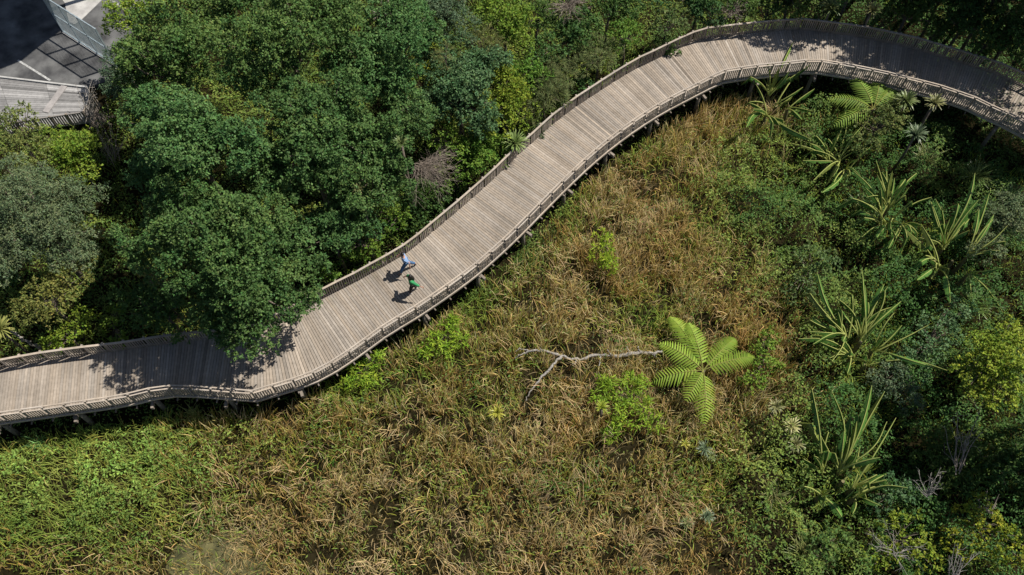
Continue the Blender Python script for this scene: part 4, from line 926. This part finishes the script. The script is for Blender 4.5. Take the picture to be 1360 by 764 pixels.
# ------------------------------------------------------------------ people
def skin_chain(name, verts, edges, radii, mat, parent=None, sub=2, root=0):
    me = bpy.data.meshes.new(name + '_cage'); me.from_pydata([tuple(map(float, v)) for v in verts], edges, []); me.update()
    o = bpy.data.objects.new(name, me); COL.objects.link(o)
    sk = o.modifiers.new('skin', 'SKIN'); sk.use_smooth_shade = True
    for i, d in enumerate(me.skin_vertices[0].data):
        r = radii[i]; d.radius = (r, r) if not isinstance(r, tuple) else r; d.use_root = (i == root)
    ss = o.modifiers.new('sub', 'SUBSURF'); ss.levels = sub; ss.render_levels = sub
    dg = bpy.context.evaluated_depsgraph_get(); ev = o.evaluated_get(dg)
    nm = bpy.data.meshes.new_from_object(ev); nm.name = name
    o.modifiers.clear(); o.data = nm; nm.materials.clear(); nm.materials.append(mat)
    bpy.data.meshes.remove(me)
    if parent is not None: o.parent = parent; o.matrix_parent_inverse = wm(parent).inverted()
    return o
def person(label, origin, heading, pose, mats, longhair=False, S=1.0):
    """pose: joint positions in a body frame (x forward, y left, z up) in metres"""
    ch, sh_ = math.cos(heading), math.sin(heading); O = np.array(origin, float)
    def w(p): return O + S * np.array([p[0] * ch - p[1] * sh_, p[0] * sh_ + p[1] * ch, p[2]])
    root = thing('person', label, 'person', O)
    J = pose; V, E, R = [], [], []
    def chain(points, start=None):
        prev = start
        for p, r in points:
            V.append(w(p)); R.append(r if not isinstance(r, tuple) else r); i = len(V) - 1
            if prev is not None: E.append((prev, i))
            prev = i
        return prev
    pel = chain([(J['pelvis'], .13)]); chest = chain([(J['waist'], .12), (J['chest'], .15)], pel); neck = chain([(J['neck'], .062), (J['head0'], .075), (J['head'], .1), (J['crown'], .07)], chest)
    hands = []
    for s in ('l', 'r'):
        chain([(J['hip_' + s], .095), (J['knee_' + s], .06), (J['ankle_' + s], .042), (J['toe_' + s], .035)], pel)
        a = chain([(J['sho_' + s], .068), (J['elb_' + s], .045), (J['wri_' + s], .03)], chest)
        wr, el = np.array(J['wri_' + s]), np.array(J['elb_' + s]); d = unit(wr - el); sd = unit(np.cross(d, (0, 0, 1.0)))
        palm = wr + d * 0.06; pi = chain([(palm, .034)], a)
        for f, (off, ln) in enumerate([(-.03, .07), (-.01, .082), (.01, .078), (.03, .06)]):
            b = palm + sd * off + d * 0.03
            chain([(b, .011), (b + d * ln * .5 + np.array([0, 0, -.006]), .0095), (b + d * ln * .9 + np.array([0, 0, -.025]), .008)], pi)
        tb = wr + d * 0.04 + sd * (-.035); chain([(tb, .012), (tb + d * .03 - sd * .025, .011), (tb + d * .06 - sd * .03, .009)], pi)
    skin_chain('body', V, E, [tuple([r * S] * 2) for r in R], mats['skin'], root)
    # shirt: torso and sleeves
    V, E, R = [], [], []
    pel = chain([(np.array(J['pelvis']) + (0, 0, .0), .165)]); chest = chain([(J['waist'], .165), (J['chest'], .2), (np.array(J['neck']) * .6 + np.array(J['chest']) * .4, .1)], pel); chest -= 1
    for s in ('l', 'r'):
        mid = np.array(J['elb_' + s]) * .35 + np.array(J['wri_' + s]) * .65 if mats.get('long') else np.array(J['elb_' + s])
        chain([(J['sho_' + s], .11), (J['elb_' + s], .08), (mid + (0, 0, .001), .066)], chest)
    skin_chain('shirt', V, E, [tuple([r * S] * 2) for r in R], mats['top'], root)
    V, E, R = [], [], []
    pel = chain([(J['pelvis'], .148)])
    for s in ('l', 'r'):
        an = np.array(J['knee_' + s]) * .1 + np.array(J['ankle_' + s]) * .9
        chain([(J['hip_' + s], .125), (J['knee_' + s], .088), (an, .068)], pel)
    skin_chain('trousers', V, E, [tuple([r * S] * 2) for r in R], mats['legs'], root)
    for s in ('l', 'r'):
        V, E, R = [], [], []; a, tt = np.array(J['ankle_' + s]), np.array(J['toe_' + s]); hl = a + (a - tt) * 0.25; hl[2] = a[2] - .04
        chain([(hl, .045), ((a * .5 + tt * .5) - (0, 0, .015), .05), (tt, .042)]); skin_chain('shoe', V, E, [tuple([r * S] * 2) for r in R], mats['shoe'], root)
    h = np.array(J['head']); hb = unit(np.array([-1.0, 0, 0.25]))
    V, E, R = [], [], []
    pts = [(h + np.array([.045, 0, .085]), .09), (h + np.array([-.015, 0, .075]), .13), (h + np.array([-.05, 0, .0]), .12)]
    if longhair: pts += [(h + np.array([-.1, 0, -.14]), .135), (h + np.array([-.14, 0, -.28]), .13), (h + np.array([-.13, 0, -.38]), .06)]
    chain(pts); skin_chain('hair', V, E, [tuple([r * S] * 2) for r in R], mats['hair'], root)
    # face
    fb = MB()
    for s in (1, -1):
        e = w(h + np.array([.092, s * .033, .01])); fb.tube([e, e + S * np.array([.012 * ch, .012 * sh_, 0])], [.011, .006], 6)
    o = fb.build('eyes', mats['hair'], root)
    nb_ = MB(); nb_.tube([w(h + np.array([.09, 0, .02])), w(h + np.array([.115, 0, -.025])), w(h + np.array([.088, 0, -.04]))], [.009, .015, .008], 6); nb_.build('nose', mats['skin'], root, True)
    ml = MB(); ml.tube([w(h + np.array([.082, -.024, -.062])), w(h + np.array([.094, 0, -.06])), w(h + np.array([.082, .024, -.062]))], [.005, .008, .005], 6); ml.build('mouth', M['dark_skin'], root, True)
    for s in (1, -1):
        eb = MB(); eb.tube([w(h + np.array([-.005, s * .098, .025])), w(h + np.array([-.008, s * .106, 0])), w(h + np.array([0, s * .096, -.03]))], [.012, .016, .009], 6); eb.build('ear', mats['skin'], root, True)
    return root
# man striding towards the lower left, weight on the leading foot
pA, pB = at(532.5, 362.5, DECK), at(553, 354.5, DECK); hd = math.atan2(pA[1] - pB[1], pA[0] - pB[0])
SP = float(np.hypot(*(pA - pB)[:2]))
mo = pA + (pB - pA) * 0.42; mo[2] = DECK
x1, x0 = SP * 0.42, -SP * 0.58
man = dict(pelvis=(0, 0, .93), waist=(.02, 0, 1.08), chest=(.05, 0, 1.3), neck=(.07, 0, 1.48), head0=(.09, 0, 1.55), head=(.11, 0, 1.64), crown=(.1, 0, 1.71),
           hip_l=(0, .09, .88), knee_l=(x1 * .72, .1, .5), ankle_l=(x1 * .92, .09, .09), toe_l=(x1 + .13, .1, .045),
           hip_r=(-.02, -.09, .88), knee_r=(x0 * .42, -.1, .5), ankle_r=(x0 * .95, -.1, .17), toe_r=(x0 * .78, -.1, .045),
           sho_l=(.05, .19, 1.4), elb_l=(-.12, .3, 1.16), wri_l=(-.08, .38, .95), sho_r=(.05, -.19, 1.4), elb_r=(.06, -.36, 1.17), wri_r=(.24, -.42, 1.02))
person('man in light blue shirt and blue jeans striding along the boardwalk', mo, hd, man, dict(skin=M['skin'], top=M['blue_shirt'], legs=M['denim'], shoe=M['shoe_dark'], hair=M['hair']), S=1.1)
wo = at(549.5, 387, DECK)
woman = dict(pelvis=(0, 0, .9), waist=(.01, 0, 1.04), chest=(.03, 0, 1.23), neck=(.04, 0, 1.39), head0=(.05, 0, 1.46), head=(.06, 0, 1.55), crown=(.05, 0, 1.62),
             hip_l=(0, .085, .85), knee_l=(.16, .09, .48), ankle_l=(.16, .09, .09), toe_l=(.31, .1, .045),
             hip_r=(-.01, -.085, .85), knee_r=(-.06, -.09, .47), ankle_r=(-.2, -.09, .13), toe_r=(-.06, -.09, .04),
             sho_l=(.03, .17, 1.32), elb_l=(-.18, .38, 1.2), wri_l=(-.36, .5, 1.12), sho_r=(.03, -.17, 1.32), elb_r=(.08, -.36, 1.12), wri_r=(.22, -.42, 1.02))
person('woman with long black hair in green top and dark trousers with white shoes', wo, math.radians(200), woman, dict(skin=M['dark_skin'], top=M['green_cloth'], legs=M['dark_cloth'], shoe=M['shoe_white'], hair=M['hair'], long=True), True, S=1.08)
